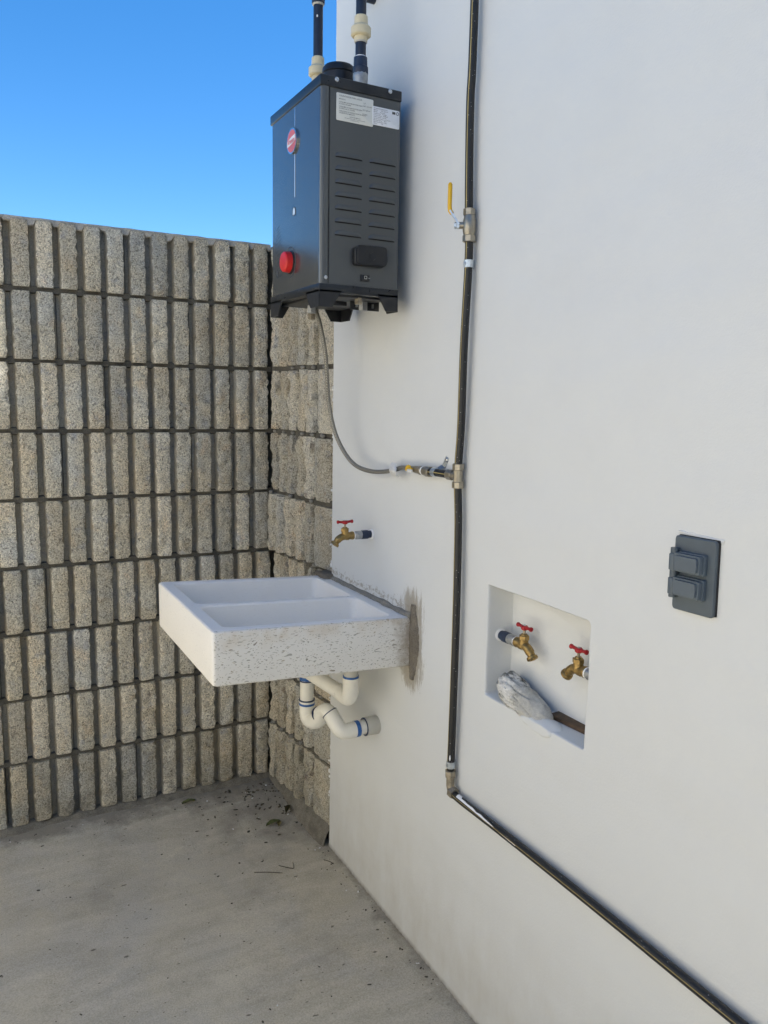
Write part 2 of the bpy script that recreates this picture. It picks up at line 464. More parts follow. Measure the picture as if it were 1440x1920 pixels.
def fillet(pts, rad, n=6):
    """polyline with rounded corners"""
    pts = [Vector(p) for p in pts]; out = [pts[0]]
    for i in range(1, len(pts)-1):
        a_, b_, c_ = pts[i-1], pts[i], pts[i+1]
        r_ = min(rad, (b_-a_).length*.48, (c_-b_).length*.48)
        p, q = b_+(a_-b_).normalized()*r_, b_+(c_-b_).normalized()*r_
        for k in range(n+1):
            t = k/n; out.append((1-t)**2*p+2*t*(1-t)*b_+t*t*q)
    out.append(pts[-1]); return out
def ball(bm, c, r, mi=0, sc=(1, 1, 1), seg=14):
    t = bmesh.new(); bmesh.ops.create_uvsphere(t, u_segments=seg, v_segments=seg//2+2, radius=r)
    bmesh.ops.scale(t, vec=sc, verts=t.verts); bmesh.ops.translate(t, vec=Vector(c), verts=t.verts); merge(bm, t, mi)
def text(name, s, size, o, right, upv, mat, parent, align='LEFT', bold=0.0):
    cu = bpy.data.curves.new('t', 'FONT'); cu.body = s; cu.size = size; cu.align_x = align; cu.resolution_u = 2
    cu.space_line = .95; cu.offset = bold
    to = bpy.data.objects.new('t', cu); COL.objects.link(to)
    bpy.context.view_layer.update()
    me = bpy.data.meshes.new_from_object(to.evaluated_get(bpy.context.evaluated_depsgraph_get()))
    bpy.data.objects.remove(to); bpy.data.curves.remove(cu)
    right, upv, o = Vector(right), Vector(upv), Vector(o)
    org = base_of(parent)
    for v in me.vertices: v.co = o+right*v.co.x+upv*v.co.y-org
    me.name = name; me.materials.clear(); me.materials.append(MAT[mat])
    ob = bpy.data.objects.new(name, me); COL.objects.link(ob); ob.parent = parent
    return ob
def nz(x_, y_, z_, s=0): return noise.noise(Vector((x_+s*7.13, y_-s*3.7, z_+s*1.9)))

# ------------------------------------------------------------------ ground
def span(lo, a0, a1, hi, step):
    xs = [lo]; c = lo
    for f in (.6, .3, .12, .04): xs.append(a0+(lo-a0)*f*.5)
    k = a0
    while k < a1-1e-6: xs.append(k); k += step
    xs.append(a1)
    for f in (.02, .1, .3, .6): xs.append(a1+(hi-a1)*f)
    xs.append(hi); return sorted(set(round(v, 4) for v in xs))
def floor_z(x_, y_):
    z_ = -.05 + .040*max(0, 1-(-y_)/.30 if y_ < 0 else 1) * (1 if x_ < -.02 else .6)
    return z_ + .0035*nz(x_*2.2, y_*2.2, 0) + .0012*nz(x_*14, y_*14, 0)
bm = BM(); xs = span(-40, -1.5, .1, 40, .025); ys = span(-40, -2.0, .1, 40, .025)
g = [[bm.verts.new((x_, y_, floor_z(x_, y_))) for x_ in xs] for y_ in ys]
for j in range(len(ys)-1):
    for i in range(len(xs)-1): bm.faces.new((g[j][i], g[j][i+1], g[j+1][i+1], g[j+1][i]))
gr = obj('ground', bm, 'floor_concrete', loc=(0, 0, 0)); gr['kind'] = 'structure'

# ------------------------------------------------------------------ block walls
PITCH, RIBW, DEPTH = .0642, .0435, .025
PH = {9: .0550, 8: .0522, 7: .0530, 6: .0540, 5: .0528, 4: .0600, 3: .0512, 2: .0545, 1: .0515}
def rib_mesh(bm, u0, u1, w0, w1, place, seed, rough=.0022, jag=.0018, nu=5, nw=20, front=0.0, tilt=0.0, mi=0, mi_side=1, wav=0.0, draft=.0045, bevel=.0035):
    """a proud rib with a split, uneven face; place(u, w, depth) -> world; depth 0 = face, DEPTH = groove bottom"""
    rows = []
    for j in range(nw+1):
        w = w0+(w1-w0)*j/nw
        e = min(1, min(j, nw-j)/1.5)
        wl = wav*nz(w*16, seed*.37, 3)+jag*nz(w*60, seed, 1)*1.6
        wr = wav*nz(w*16, seed*.37+2, 6)+jag*nz(w*60, seed, 9)*1.6
        ins = (1-e)*.0022
        row = []
        for i in range(nu+1):
            t = i/nu
            u = (u0+wl+ins)*(1-t)+(u1+wr-ins)*t
            c = min(1, min(t, 1-t)*nu)
            d = front + rough*1.5*nz(u*38, w*30, seed*.7)+rough*.8*nz(u*110, w*110, seed*.3, 2)+tilt*(t-.5) + .0016*(1-e)
            if i in (0, nu): d += bevel*.55+.0015*abs(nz(w*80, seed, 4))
            row.append((u, w, d))
        rows.append(row)
    V = [[bm.verts.new(place(*p)) for p in row] for row in rows]
    L = [bm.verts.new(place(u0-draft, row[0][1], DEPTH)) for row in rows]
    R = [bm.verts.new(place(u1+draft, row[0][1], DEPTH)) for row in rows]
    for j in range(nw):
        for i in range(nu):
            bm.faces.new((V[j][i], V[j][i+1], V[j+1][i+1], V[j+1][i])).material_index = mi
        bm.faces.new((L[j], V[j][0], V[j+1][0], L[j+1])).material_index = mi_side
        bm.faces.new((V[j][nu], R[j], R[j+1], V[j+1][nu])).material_index = mi_side
    for j in (0, nw):
        base = [L[j]]+V[j]+[R[j]]
        bm.faces.new(base if j else base[::-1]).material_index = mi
def orient(bm, outward):
    pass

def place_back(u, w, d): return (u, d, w)
wall_b = empty('block_wall', (-.45, .1, 0), 'grey fluted concrete block wall behind the sink, running off to the left', 'block wall')
bm = BM()
box(bm, (-6.0, DEPTH+.004, -.06), (-.001, .15, 1.782))
obj('mortar_core', bm, 'mortar', wall_b)
bm = BM()
for r in range(1, 9):
    prev = None
    for i in range(171):
        x_ = -1.05+1.035*i/170
        yj = .013+.003*nz(x_*30, r*3.1, 0)+.0015*nz(x_*90, r, 4)
        c = [bm.verts.new((x_, DEPTH+.004, .2*r-.012)), bm.verts.new((x_, yj, .2*r-.0085)), bm.verts.new((x_, yj+.001, .2*r+.0085)), bm.verts.new((x_, DEPTH+.004, .2*r+.012))]
        if prev:
            for q in range(3): bm.faces.new((prev[q], c[q], c[q+1], prev[q+1]))
        prev = c
obj('bed_joint', bm, 'mortar', wall_b)
rib_id = 0
BLOCK = PITCH*6
def joint_gap(r): return .0062
for r in range(1, 10):
    z0, z1 = .2*(r-1)+.0052, .2*r-.0052
    if r == 9: z1 = 1.787
    edges = []
    u = -.9+PH[r]
    while u > -1.02: u -= PITCH
    first = u
    k = 0; groups = []
    stag = (0, 3)[r % 2] + (1 if r in (4, 7) else 0)
    while u < -.045:
        g_ = (k+stag)//6
        if not groups or groups[-1][0] != g_: groups.append((g_, []))
        groups[-1][1].append(u); u += PITCH; k += 1
    for g_, us in groups:
        dep = random.uniform(-.0022, .0022)
        bm = BM()
        uR = min(us[-1]+RIBW+.006, -.002)
        box(bm, (us[0]-.012, DEPTH+dep*.3, z0+.001), (uR, DEPTH+.02, z1-.001))
        blk = obj('block', bm, 'cast_concrete', wall_b)
        for uu in us:
            rib_id += 1
            bm = BM()
            jl, jr = random.uniform(-.0012, .0012), random.uniform(-.0016, .0016)
            e1 = min(uu+RIBW+jr, -.004)
            dd_ = random.uniform(-.0006, .0006)
            rib_mesh(bm, uu+jl, e1, z0+random.uniform(-.001, .0015), z1+random.uniform(-.0015, .001), place_back, rib_id,
                     front=dep+random.uniform(-.0026, .0026), tilt=random.uniform(-.004, .004), rough=.0036 if uu > -.5 else .0024, jag=.0030, nw=30, nu=6, wav=.0016)
            obj('rib', bm, ['split_concrete', 'cast_concrete'], blk, sharp=50)
# the run of the same wall beyond the left of the picture
bm = BM()
for r in range(1, 10):
    z0, z1 = .2*(r-1)+.006, .2*r-.006
    box(bm, (-6.0, DEPTH, z0), (-1.08, DEPTH+.01, z1))
    u = -.9+PH[r]
    while u > -1.02: u -= PITCH
    u -= PITCH
    while u > -5.9:
        dj = random.uniform(-.002, .002)
        box(bm, (u, dj, z0), (u+RIBW, DEPTH+.004, z1)); u -= PITCH
o = obj('distant_ribs', bm, 'split_concrete', wall_b, smooth=False); o['kind'] = 'stuff'
# cap of mortar with drips in the flutes
bm = BM()
N = 150
prev = None
for i in range(N+1):
    x_ = -1.15+1.13*i/N
    jag_ = .0022*nz(x_*40, 0, 2)
    ph = ((x_+.9-PH[9]) % PITCH)
    in_groove = ph > RIBW
    low = 1.7865 - (.013+.012*nz(x_*21, 4, 5) if in_groove else 0.0)
    yf = (.0045 if in_groove else .0035)+.002*nz(x_*60, 1, 1)
    top = 1.7955+.0015*nz(x_*25, 3, 3)
    col_ = [bm.verts.new((x_, yf+(.008 if in_groove else .001), low)), bm.verts.new((x_, yf, low+.003)), bm.verts.new((x_, yf+.001, top-.002)), bm.verts.new((x_, yf+.008, top)), bm.verts.new((x_, .15, top+.002)), bm.verts.new((x_, .15, 1.75))]
    if prev:
        for q in range(5): bm.faces.new((prev[q], col_[q], col_[q+1], prev[q+1]))
    prev = col_
obj('mortar_cap', bm, 'pale_mortar', wall_b)
bm = BM(); box(bm, (-6, .002, 1.775), (-1.15, .15, 1.796)); obj('mortar_cap', bm, 'pale_mortar', wall_b)
# lumps of mortar where joints cross the flutes
bm = BM()
for r in range(1, 9):
    u = -.9+PH[r+1]-PITCH*1
    while u < -.06:
        if random.random() < .8:
            ball(bm, (u-.010+random.uniform(-.003, .003), DEPTH+.001, .2*r+random.uniform(-.003, .003)), .0085, sc=(.9, random.uniform(.4, 1.0), random.uniform(.6, 1.1)), seg=8)
        u += PITCH
for v in bm.verts:
    n_ = noise.noise_vector(v.co*90)*.0022; v.co += n_
obj('mortar_squeeze', bm, 'mortar', wall_b)['kind'] = 'stuff'
# footing strip at the base
bm = BM(); prev = None
for i in range(121):
    x_ = -1.3+1.28*i/120
    a1 = .006*nz(x_*9, 0, 1)+.004*nz(x_*35, 2, 0)
    zt = .004+.006*nz(x_*22, 1, 4)
    c = [bm.verts.new((x_, .03, zt+.004)), bm.verts.new((x_, .004+a1*.5, zt)), bm.verts.new((x_, -.004+a1*1.3, zt-.007+.005*nz(x_*40, 7, 1))), bm.verts.new((x_, -.012+a1*2.4, -.012+.003*nz(x_*30, 0, 0))), bm.verts.new((x_, -.024+a1*3, -.03))]
    if prev:
        for q in range(4): bm.faces.new((prev[q], c[q], c[q+1], prev[q+1]))
    prev = c
obj('base_fillet', bm, 'base_mortar', wall_b)

# return wall: blocks set side-on, each a little skewed
SK = {9: (-.030, .004), 8: (-.034, .012), 7: (-.030, .004), 6: (-.028, -.002), 5: (-.044, .000), 4: (-.022, .006), 3: (-.030, .002), 2: (-.036, .000), 1: (-.038, .004)}
wall_r = empty('block_wall', (.02, -.22, 0), 'short return of rough split blocks between the corner and the white wall', 'block wall')
bm = BM(); box(bm, (.034, -.4415, -.06), (.15, .15, 1.782), 0)
box(bm, (-.0005, DEPTH+.006, -.06), (.036, .15, 1.782))
for r in range(0, 10):
    for i in range(12):
        ua, ub = .434*i/12, .434*(i+1)/12
        def jx(u_):
            t = min(1, u_/.43); s_ = t*t*(3-2*t)*.55+t*.45
            a_, b_ = SK[max(1, r)], SK[min(9, r+1)]
            return max(a_[0]+(a_[1]-a_[0])*s_, b_[0]+(b_[1]-b_[0])*s_)+.012
        zz0, zz1 = (.2*r-.012, .2*r+.012) if 0 < r < 9 else ((-.06, .012) if r == 0 else (1.77, 1.786))
        p = [(jx(ua), -ua), (jx(ub), -ub)]
        vs = [bm.verts.new(q) for q in ((p[0][0], p[0][1], zz0), (p[1][0], p[1][1], zz0), (p[1][0], p[1][1], zz1), (p[0][0], p[0][1], zz1), (.05, p[0][1], zz0), (.05, p[1][1], zz0), (.05, p[1][1], zz1), (.05, p[0][1], zz1))]
        for f in ((0, 1, 2, 3), (0, 4, 5, 1), (3, 2, 6, 7)): bm.faces.new([vs[k_] for k_ in f])
obj('mortar_core', bm, 'mortar', wall_r, smooth=False)
for r in range(1, 10):
    z0, z1 = .2*(r-1)+.006, .2*r-.005
    if r == 9: z1 = 1.787
    xf, xn = SK[r]
    def place_ret(u, w, d, xf=xf, xn=xn):
        t = min(1, max(0, u/.43))
        s_ = t*t*(3-2*t)*.55+t*.45
        return (xf+(xn-xf)*s_+d, -u, w)
    bm = BM()
    N = 12
    for i in range(N):
        ua, ub = .43*i/N, .43*(i+1)/N
        if i == N-1: ub = .432
        q = [place_ret(ua, z0, DEPTH*.92), place_ret(ub, z0, DEPTH*.92), place_ret(ub, z1, DEPTH*.92), place_ret(ua, z1, DEPTH*.92)]
        back = [(.05, p[1], p[2]) for p in q]
        vs = [bm.verts.new(p) for p in q]+[bm.verts.new(p) for p in back]
        for f in ((0, 1, 2, 3), (0, 4, 5, 1), (3, 2, 6, 7), (4, 7, 6, 5)): bm.faces.new([vs[k_] for k_ in f])
    bmesh.ops.remove_doubles(bm, verts=bm.verts, dist=.0001)
    blk = obj('block', bm, 'cast_concrete', wall_r)
    us = []; u = .012+random.uniform(0, .012)
    while u < .30: us.append((u, u+RIBW*random.uniform(.62, .86))); u += PITCH*random.uniform(.92, 1.0)
    us.append((u, .430 if r not in (6,) else .40))
    for uu, ue in us:
        rib_id += 1; bm = BM(); last = ue > .39
        rib_mesh(bm, uu, ue, z0+random.uniform(0, .003), z1-random.uniform(0, .004), place_ret, rib_id, rough=.0046 if not last else .0016, jag=.0040, wav=.018 if not last else .004,
                 nu=6 if not last else 9, nw=30, front=random.uniform(-.003, .003) if not last else .002, tilt=random.uniform(-.004, .004) if not last else .003, mi_side=0, draft=.006)
        obj('rib', bm, ['rough_end_concrete', 'cast_concrete'], blk, sharp=60)
bm = BM(); prev = None
for i in range(41):
    y_ = -.004-.43*i/40
    a1 = .005*nz(y_*12, 3, 1)+.003*nz(y_*40, 2, 0)
    xb = -.030+.030*i/40
    c = [bm.verts.new((.05, y_, .018)), bm.verts.new((xb+.012+a1*.5, y_, .012)), bm.verts.new((xb-.006+a1, y_, -.012)), bm.verts.new((xb-.020+a1*1.5, y_, -.052)), bm.verts.new((xb-.03, y_, -.075))]
    if prev:
        for q in range(4): bm.faces.new((prev[q], c[q], c[q+1], prev[q+1]))
    prev = c
obj('base_fillet', bm, 'base_mortar', wall_r)
bm = BM(); box(bm, (-.004, -.432, 1.776), (.15, .15, 1.795), .002)
obj('mortar_cap', bm, 'pale_mortar', wall_r)
bm = BM()
for r in range(1, 9):
    for k in range(6):
        if random.random() < .75:
            t = (.03+.066*k)/.43; s_ = t*t*(3-2*t)*.55+t*.45
            xx = SK[r][0]+(SK[r][1]-SK[r][0])*s_
            ball(bm, (xx+.010, -.03-.066*k+random.uniform(-.006, .006), .2*r), .0075, sc=(1.1, random.uniform(.8, 1.6), .9), seg=8)
for v in bm.verts: v.co += noise.noise_vector(v.co*90)*.0025
obj('mortar_squeeze', bm, 'grey_mortar', wall_r)['kind'] = 'stuff'

# ------------------------------------------------------------------ house
YE = -.442
house = empty('house', (2.0, -3.2, -.05), 'white painted rendered house wall on the right with a recessed tap niche', 'house')
bm = BM()
H = 3.8
outer = []
nn = 90
for i in range(nn+1):
    z_ = -.09+(H+.09)*i/nn
    outer.append((0, YE+.0018*nz(z_*9, 0, 0)+.0010*nz(z_*37, 0, 2)+(.006*math.exp(-max(0, z_+.05)/.02)), z_))
outer += [(0, -7.5, H), (0, -7.5, -.09)]
# niche opening, corners measured on the wall plane
NY0, NY1, NZ0, NZ1, ND = -1.2085, -1.5035, .7055, .9375, .064
def niche_loop(g_=0.0, jit=.0009, rad=.008):
    cs = [(NY0, NZ0), (NY0, NZ1), (NY1, NZ1), (NY1, NZ0)]
    out = []
    for i in range(4):
        a_, b_, c_ = Vector(cs[i-1]), Vector(cs[i]), Vector(cs[(i+1) % 4])
        r_ = rad*(1.6 if i == 2 else .7)
        p, q = b_+(a_-b_).normalized()*r_, b_+(c_-b_).normalized()*r_
        for k in range(6):
            t = k/5; out.append((1-t)**2*p+2*t*(1-t)*b_+t*t*q)
        nxt = Vector(cs[(i+1) % 4]); e_ = nxt+(b_-nxt).normalized()*rad*1.2
        for k in range(1, 14): out.append(q+(e_-q)*k/14)
    cen = Vector(((NY0+NY1)/2, (NZ0+NZ1)/2)); res = []
    for p in out:
        d_ = (p-cen).normalized()
        res.append(p+d_*(g_+jit*nz(p.x*45, p.y*45, 1)+.0012*nz(p.x*14, p.y*14, 5)))
    return res
front = niche_loop(.003)
vo = [bm.verts.new(p) for p in outer]
vi = [bm.verts.new((0, p.x, p.y)) for p in front]
eds = [bm.edges.new((vo[i], vo[(i+1) % len(vo)])) for i in range(len(vo))]+[bm.edges.new((vi[i], vi[(i+1) % len(vi)])) for i in range(len(vi))]
bmesh.ops.triangle_fill(bm, use_beauty=True, edges=eds)
loops = [vi]
for dx_, g_ in ((.0012, .0012), (.003, .0002), (.010, 0.0), (.030, -.0004), (ND-.004, -.001), (ND-.001, -.0025), (ND, -.005)):
    lp = niche_loop(g_, jit=.0009*(1 if dx_ < .01 else .4)); vs = [bm.verts.new((dx_, p.x, p.y)) for p in lp]
    pv = loops[-1]
    for i in range(len(vs)): bm.faces.new((pv[i], pv[(i+1) % len(vs)], vs[(i+1) % len(vs)], vs[i]))
    loops.append(vs)
bm.faces.new(loops[-1])
# end face toward the neighbour, top and rear
ev = vo[:nn+1]
eb = [bm.verts.new((.004, v.co.y+.003, v.co.z)) for v in ev]; ec = [bm.verts.new((5, YE+.004, v.co.z)) for v in ev]
for i in range(nn):
    bm.faces.new((ev[i], eb[i], eb[i+1], ev[i+1])); bm.faces.new((eb[i], ec[i], ec[i+1], eb[i+1]))
a4 = [bm.verts.new(p) for p in ((0, YE, H), (0, -7.5, H), (5, -7.5, H), (5, YE+.004, H))]; bm.faces.new(a4)
box(bm, (.22, YE+.02, -.09), (5, -.004, 5.1))  # hidden taller block, added to keep the sun off the block walls
wl = obj('wall', bm, 'white_paint', house, sharp=40)
for p_ in wl.data.polygons:
    if all(abs(wl.data.vertices[v].co.x+house.location.x) < .0006 for v in p_.vertices): p_.use_smooth = False
# unseen wall added behind the viewer to block sky light from that side
bm = BM(); box(bm, (-2.6, -5.2, -.09), (-.001, -4.6, 3.2)); obj('sky_block_wall', bm, 'white_paint', house, smooth=False)
opp = BM()  # out-of-view wall, added to throw warm sunlight back at the house
box(opp, (-2.95, -4.6, -.09), (-2.8, -.01, 2.7), .004)
tag(obj('bounce_wall', opp, 'bounce_render', loc=(-2.87, -2.3, -.05)), 'unseen sand coloured wall added on the far left to bounce sunlight', 'bounce wall')
bm = BM()
for i in range(46):   # flecks of plaster caught in the gap beside the wall
    z_ = random.uniform(.1, 1.35)
    ball(bm, (random.uniform(-.001, .006), YE+.004+random.uniform(-.001, .005), z_), random.uniform(.0015, .0042), sc=(1, 1, random.uniform(.8, 2.2)), seg=6)
for v in bm.verts: v.co += noise.noise_vector(v.co*200)*.0015
obj('plaster_fleck', bm, 'white_crumb', house)['kind'] = 'stuff'

# plaster lump and metal bar in the niche
bm = BM()
t = bmesh.new(); bmesh.ops.create_icosphere(t, subdivisions=5, radius=1)
A, B = Vector((.028, -1.238, .738)), Vector((.022, -1.385, .703))
for v in t.verts:
    s_ = (v.co.z+1)/2
    c = A.lerp(B, s_)
    rr = .035*(1-.30*s_)
    q = Vector((v.co.x, v.co.y)); 
    if q.length > 1e-5: q = q.normalized()*min(1, math.sqrt(max(0, 1-abs(v.co.z)**7)))
    p = c+Vector((q.x*rr*.95, 0, q.y*rr*1.0))
    p.y += .010*(1-q.length)*(1 if s_ < .5 else -1)
    p += noise.noise_vector(p*38)*.0040+noise.noise_vector(p*120)*.0016
    cr_ = abs(noise.noise(Vector((p.x*30+p.z*40, p.y*22-p.z*55, 3))))
    p -= (p-c).normalized()*.0055*max(0, 1-cr_*9)
    p.z = max(p.z, .700); p.x = min(p.x, .0655)
    v.co = p
merge(bm, t)
lump = obj('plaster_lump', bm, 'cracked_plaster', loc=(.028, -1.29, .705), sharp=60)
bm = BM(); t = bmesh.new(); bmesh.ops.create_icosphere(t, subdivisions=4, radius=1)
for v in t.verts:
    p = Vector((.014+v.co.x*.026, -1.375+v.co.y*.055, .700+v.co.z*.014)); p += noise.noise_vector(p*50)*.004; p.x = max(p.x, -.004); v.co = p
merge(bm, t); obj('plaster_skirt', bm, 'white_paint', lump, sharp=60)
tag(lump, 'cracked grey and white plaster lump over a pipe on the niche floor', 'plaster lump')
bm = BM(); box(bm, (-.0125, -.075, 0), (.0125, .075, .009), .001, M=Matrix.Translation((.057, -1.440, .7055)) @ Matrix.Rotation(math.radians(4), 4, 'Z'))
bar = obj('metal_bar', bm, 'rusty_bar', loc=(.057, -1.44, .7055)); tag(bar, 'flat rusty brown bar lying in the niche behind the plaster lump', 'metal bar')

# ------------------------------------------------------------------ taps
def faucet(name, O, d, label, ext=0.0):
    d = Vector(d); Z = Vector((0, 0, 1)); O = Vector(O)
    P = lambda t, h=0, s=0: O+d*(t+ext)+Z*h+d.cross(Z)*s
    root = empty(name, O, label, 'tap', 'brass garden taps with red handles')
    bm = BM(); lathe(bm, O, d, [(0, .013), (.002, .0135), (.004, .010)], 20); obj('wall_collar', bm, 'teflon', root)
    bm = BM(); lathe(bm, O, d, [(.001, .0095), (.012+ext, .0098), (.013+ext, .0115), (.030+ext, .0115), (.031+ext, .010)], 24); obj('pipe_stub', bm, 'navy_coupling', root)
    bm = BM(); lathe(bm, P(.031), d, [(0, .0108), (.004, .0112), (.016, .0112), (.017, .010), (.021, .010)], 12); obj('adapter', bm, 'galvanized', root)
    bm = BM(); lathe(bm, P(.051), d, [(0, .0098), (.001, .0105), (.003, .0105), (.004, .0092)], 20); obj('thread_tape', bm, 'teflon', root)
    bm = BM()
    tube(bm, [P(.053), P(.058), P(.062), P(.066, -.0005), P(.072, -.0015), P(.080, 0)], [.0104, .0110, .0100, .0092, .0100, .0094], 18)
    tube(bm, smooth_path([P(.066, -.003), P(.076, -.001), P(.088, -.003), P(.098, -.010), P(.104, -.017)], 5), [.0088]*6+[.0092]*10+[.0080]*5, 18)
    tube(bm, [P(.076, -.004), P(.0765, .006), P(.0775, .012)], [.0100, .0095, .0090], 16)
    ed = (P(.104, -.017)-P(.098, -.010)).normalized()
    lathe(bm, P(.1025, -.0155), ed, [(0, .0086), (.002, .0112), (.007, .0115), (.008, .0085), (.0075, .006), (.003, .005)], 20)
    obj('tap_body', bm, 'brass', root)
    bm = BM(); hexnut(bm, P(.0775, .011), Z, .009, .0108); lathe(bm, P(.0775, .019), Z, [(0, .0075), (.004, .006)], 14); obj('bonnet_nut', bm, 'brass', root)
    bm = BM(); lathe(bm, P(.0775, .020), Z, [(0, .0028), (.014, .0028)], 10); obj('stem', bm, 'old_brass', root)
    bm = BM()
    c = P(.0775, .036)
    lathe(bm, c-Z*.005, Z, [(0, .0055), (.002, .0072), (.007, .0072), (.009, .0055)], 16)
    for s in (-1, 1):
        tube(bm, [c+d*s*.004, c+d*s*.010+Z*.0005, c+d*s*.016+Z*.001, c+d*s*.019+Z*.001, c+d*s*.0215+Z*.001, c+d*s*.023+Z*.001], [.0042, .0033, .0034, .0048, .0046, .002], 12)
    h_ = obj('handle', bm, 'red_handle', root)
    bm = BM(); lathe(bm, c+Z*.0035, Z, [(0, .0035), (.0015, .003)], 8); obj('handle_screw', bm, 'galvanized', h_)
    return root
faucet('garden_tap', (0, -.689, .9605), (-1, 0, 0), 'brass tap with red handle above the sink, sticking out of the white wall')
faucet('garden_tap', (.034, NY0-.0005, .829), (0, -1, 0), 'left brass tap in the niche, pointing away from the block wall')
faucet('garden_tap', (.034, NY1-.017, .829), (0, 1, 0), 'right brass tap in the niche, partly hidden by the niche edge')

# ------------------------------------------------------------------ outlet
ol = empty('outlet', (0, -1.717, 1.0625), 'dark grey weatherproof outlet with two hinged covers on the white wall', 'outlet')
OM = Matrix.Translation((0, -1.7165, 1.0625)) @ Matrix.Rotation(math.radians(-1.2), 4, 'X')
bm = BM(); box(bm, (-.0035, -.036, -.055), (.004, .036, .0555), .0015, M=OM @ Matrix.Translation((0, -.0015, .001))); obj('gasket', bm, 'gasket', ol)
def rrect_plate(bm, x0, x1, y0, y1, z0, z1, r_, M, mi=0):
    t = bmesh.new(); pts = []
    for cy_, cz_, a0 in ((y1-r_, z1-r_, 0), (y0+r_, z1-r_, 90), (y0+r_, z0+r_, 180), (y1-r_, z0+r_, 270)):
        for k in range(5):
            an = math.radians(a0+k*22.5); pts.append((cy_+r_*math.cos(an), cz_+r_*math.sin(an)))
    A_ = [t.verts.new((x0, p[0], p[1])) for p in pts]; B_ = [t.verts.new((x1, p[0], p[1])) for p in pts]
    e = min(.0012, abs(x1-x0)*.3)*(-1 if x1 < x0 else 1)
    cy_, cz_ = (y0+y1)/2, (z0+z1)/2
    C_ = [t.verts.new((x1, cy_+(p[0]-cy_)*.975, cz_+(p[1]-cz_)*.975)) for p in pts]
    for v in B_: v.co.x = x1-e
    n = len(pts)
    for i in range(n):
        t.faces.new((A_[i], A_[(i+1) % n], B_[(i+1) % n], B_[i])); t.faces.new((B_[i], B_[(i+1) % n], C_[(i+1) % n], C_[i]))
    t.faces.new(C_); t.faces.new(A_[::-1])
    bmesh.ops.transform(t, matrix=M, verts=t.verts); merge(bm, t, mi)
bm = BM(); rrect_plate(bm, -.003, -.0085, -.0365, .0365, -.0555, .0555, .005, OM); obj('cover_plate', bm, 'outlet_grey', ol)
for zc in (.0185, -.0175):
    bm = BM()
    rrect_plate(bm, -.008, -.015, -.0235, .0245, zc-.0155, zc+.0155, .003, OM)
    rrect_plate(bm, -.014, -.0225, -.0215, .0260, zc-.0135, zc+.0135, .003, OM)
    rrect_plate(bm, -.0215, -.0265, -.0185, .0215, zc-.0105, zc+.0105, .003, OM)
    box(bm, (-.0235, .024, zc-.0135), (-.010, .0335, zc+.0115), .0015, M=OM)
    obj('outlet_lid', bm, 'outlet_lid', ol)
mortar_pts = []
for i in range(24):
    y_ = -1.678-.080*i/23; mortar_pts.append((y_, 1.1215-(.003*i/23)+.0012*nz(y_*90, 0, 0), .0032+.0015*nz(y_*120, 1, 0), .0022))
bm = BM(); tube(bm, [OM @ Vector((-.0155, .030, -.036)), OM @ Vector((-.0155, .030, .038))], .0058, 14)
box(bm, (-.017, .0255, -.036), (-.006, .0325, .0375), .001, M=OM); obj('hinge', bm, 'outlet_grey', ol)

# ------------------------------------------------------------------ sink
SL, SW, SHt, SY0, SZ0 = .4881, .5075, .1218, -.9015, .6687
YAW, TILT = .011, -.055
def sk(x_, y_, z_):   # sink-local: x_ 0..-L, y_ 0..W, z_ 0..H
    return Vector((x_, SY0+y_+x_*YAW, SZ0+z_+x_*TILT))
sink = empty('sink', (-.24, -.65, .66), 'white terrazzo double basin laundry sink with a chipped grey speckled side', 'sink')
bm = BM()
wl_ = .034; mid = .235; th = .022
x0_, x1_ = -SL, .004
def sv_(x_, y_, z_): return bm.verts.new(sk(x_, y_, z_))
def outer_loop(ins, z_, r_=.009):
    pts = [(x1_, ins)]
    for k in range(6):
        an = math.radians(270-18*k); pts.append((x0_+ins+r_+r_*math.cos(an), ins+r_+r_*math.sin(an)))
    for k in range(6):
        an = math.radians(180-18*k); pts.append((x0_+ins+r_+r_*math.cos(an), SW-ins-r_+r_*math.sin(an)))
    pts.append((x1_, SW-ins)); out = []
    for i_ in range(len(pts)-1):     # extra points along the long edges so the lip can waver
        a_, b_ = Vector(pts[i_]), Vector(pts[i_+1]); n_ = 12 if (b_-a_).length > .2 else 1
        out += [a_.lerp(b_, k/n_) for k in range(n_)]
    out.append(Vector(pts[-1]))
    return [sv_(p.x, p.y+.0008*nz(p.x*22, z_*8, 1), z_+.0010*nz(p.x*18, p.y*18, 4)) for p in out]
OL = [outer_loop(.005, 0), outer_loop(.0015, .0025), outer_loop(0, .007), outer_loop(0, SHt*.5), outer_loop(0, SHt-.006), outer_loop(.0012, SHt-.0022), outer_loop(.0045, SHt)]
for A_, B_ in zip(OL, OL[1:]):
    for i in range(len(A_)-1):
        f = bm.faces.new((A_[i], A_[i+1], B_[i+1], B_[i]))
        f.normal_update(); f.material_index = 0 if abs(f.normal.y) > abs(f.normal.x)*1.2 else 1
bm.faces.new(OL[0][::-1])
r3_ = OL[-1]
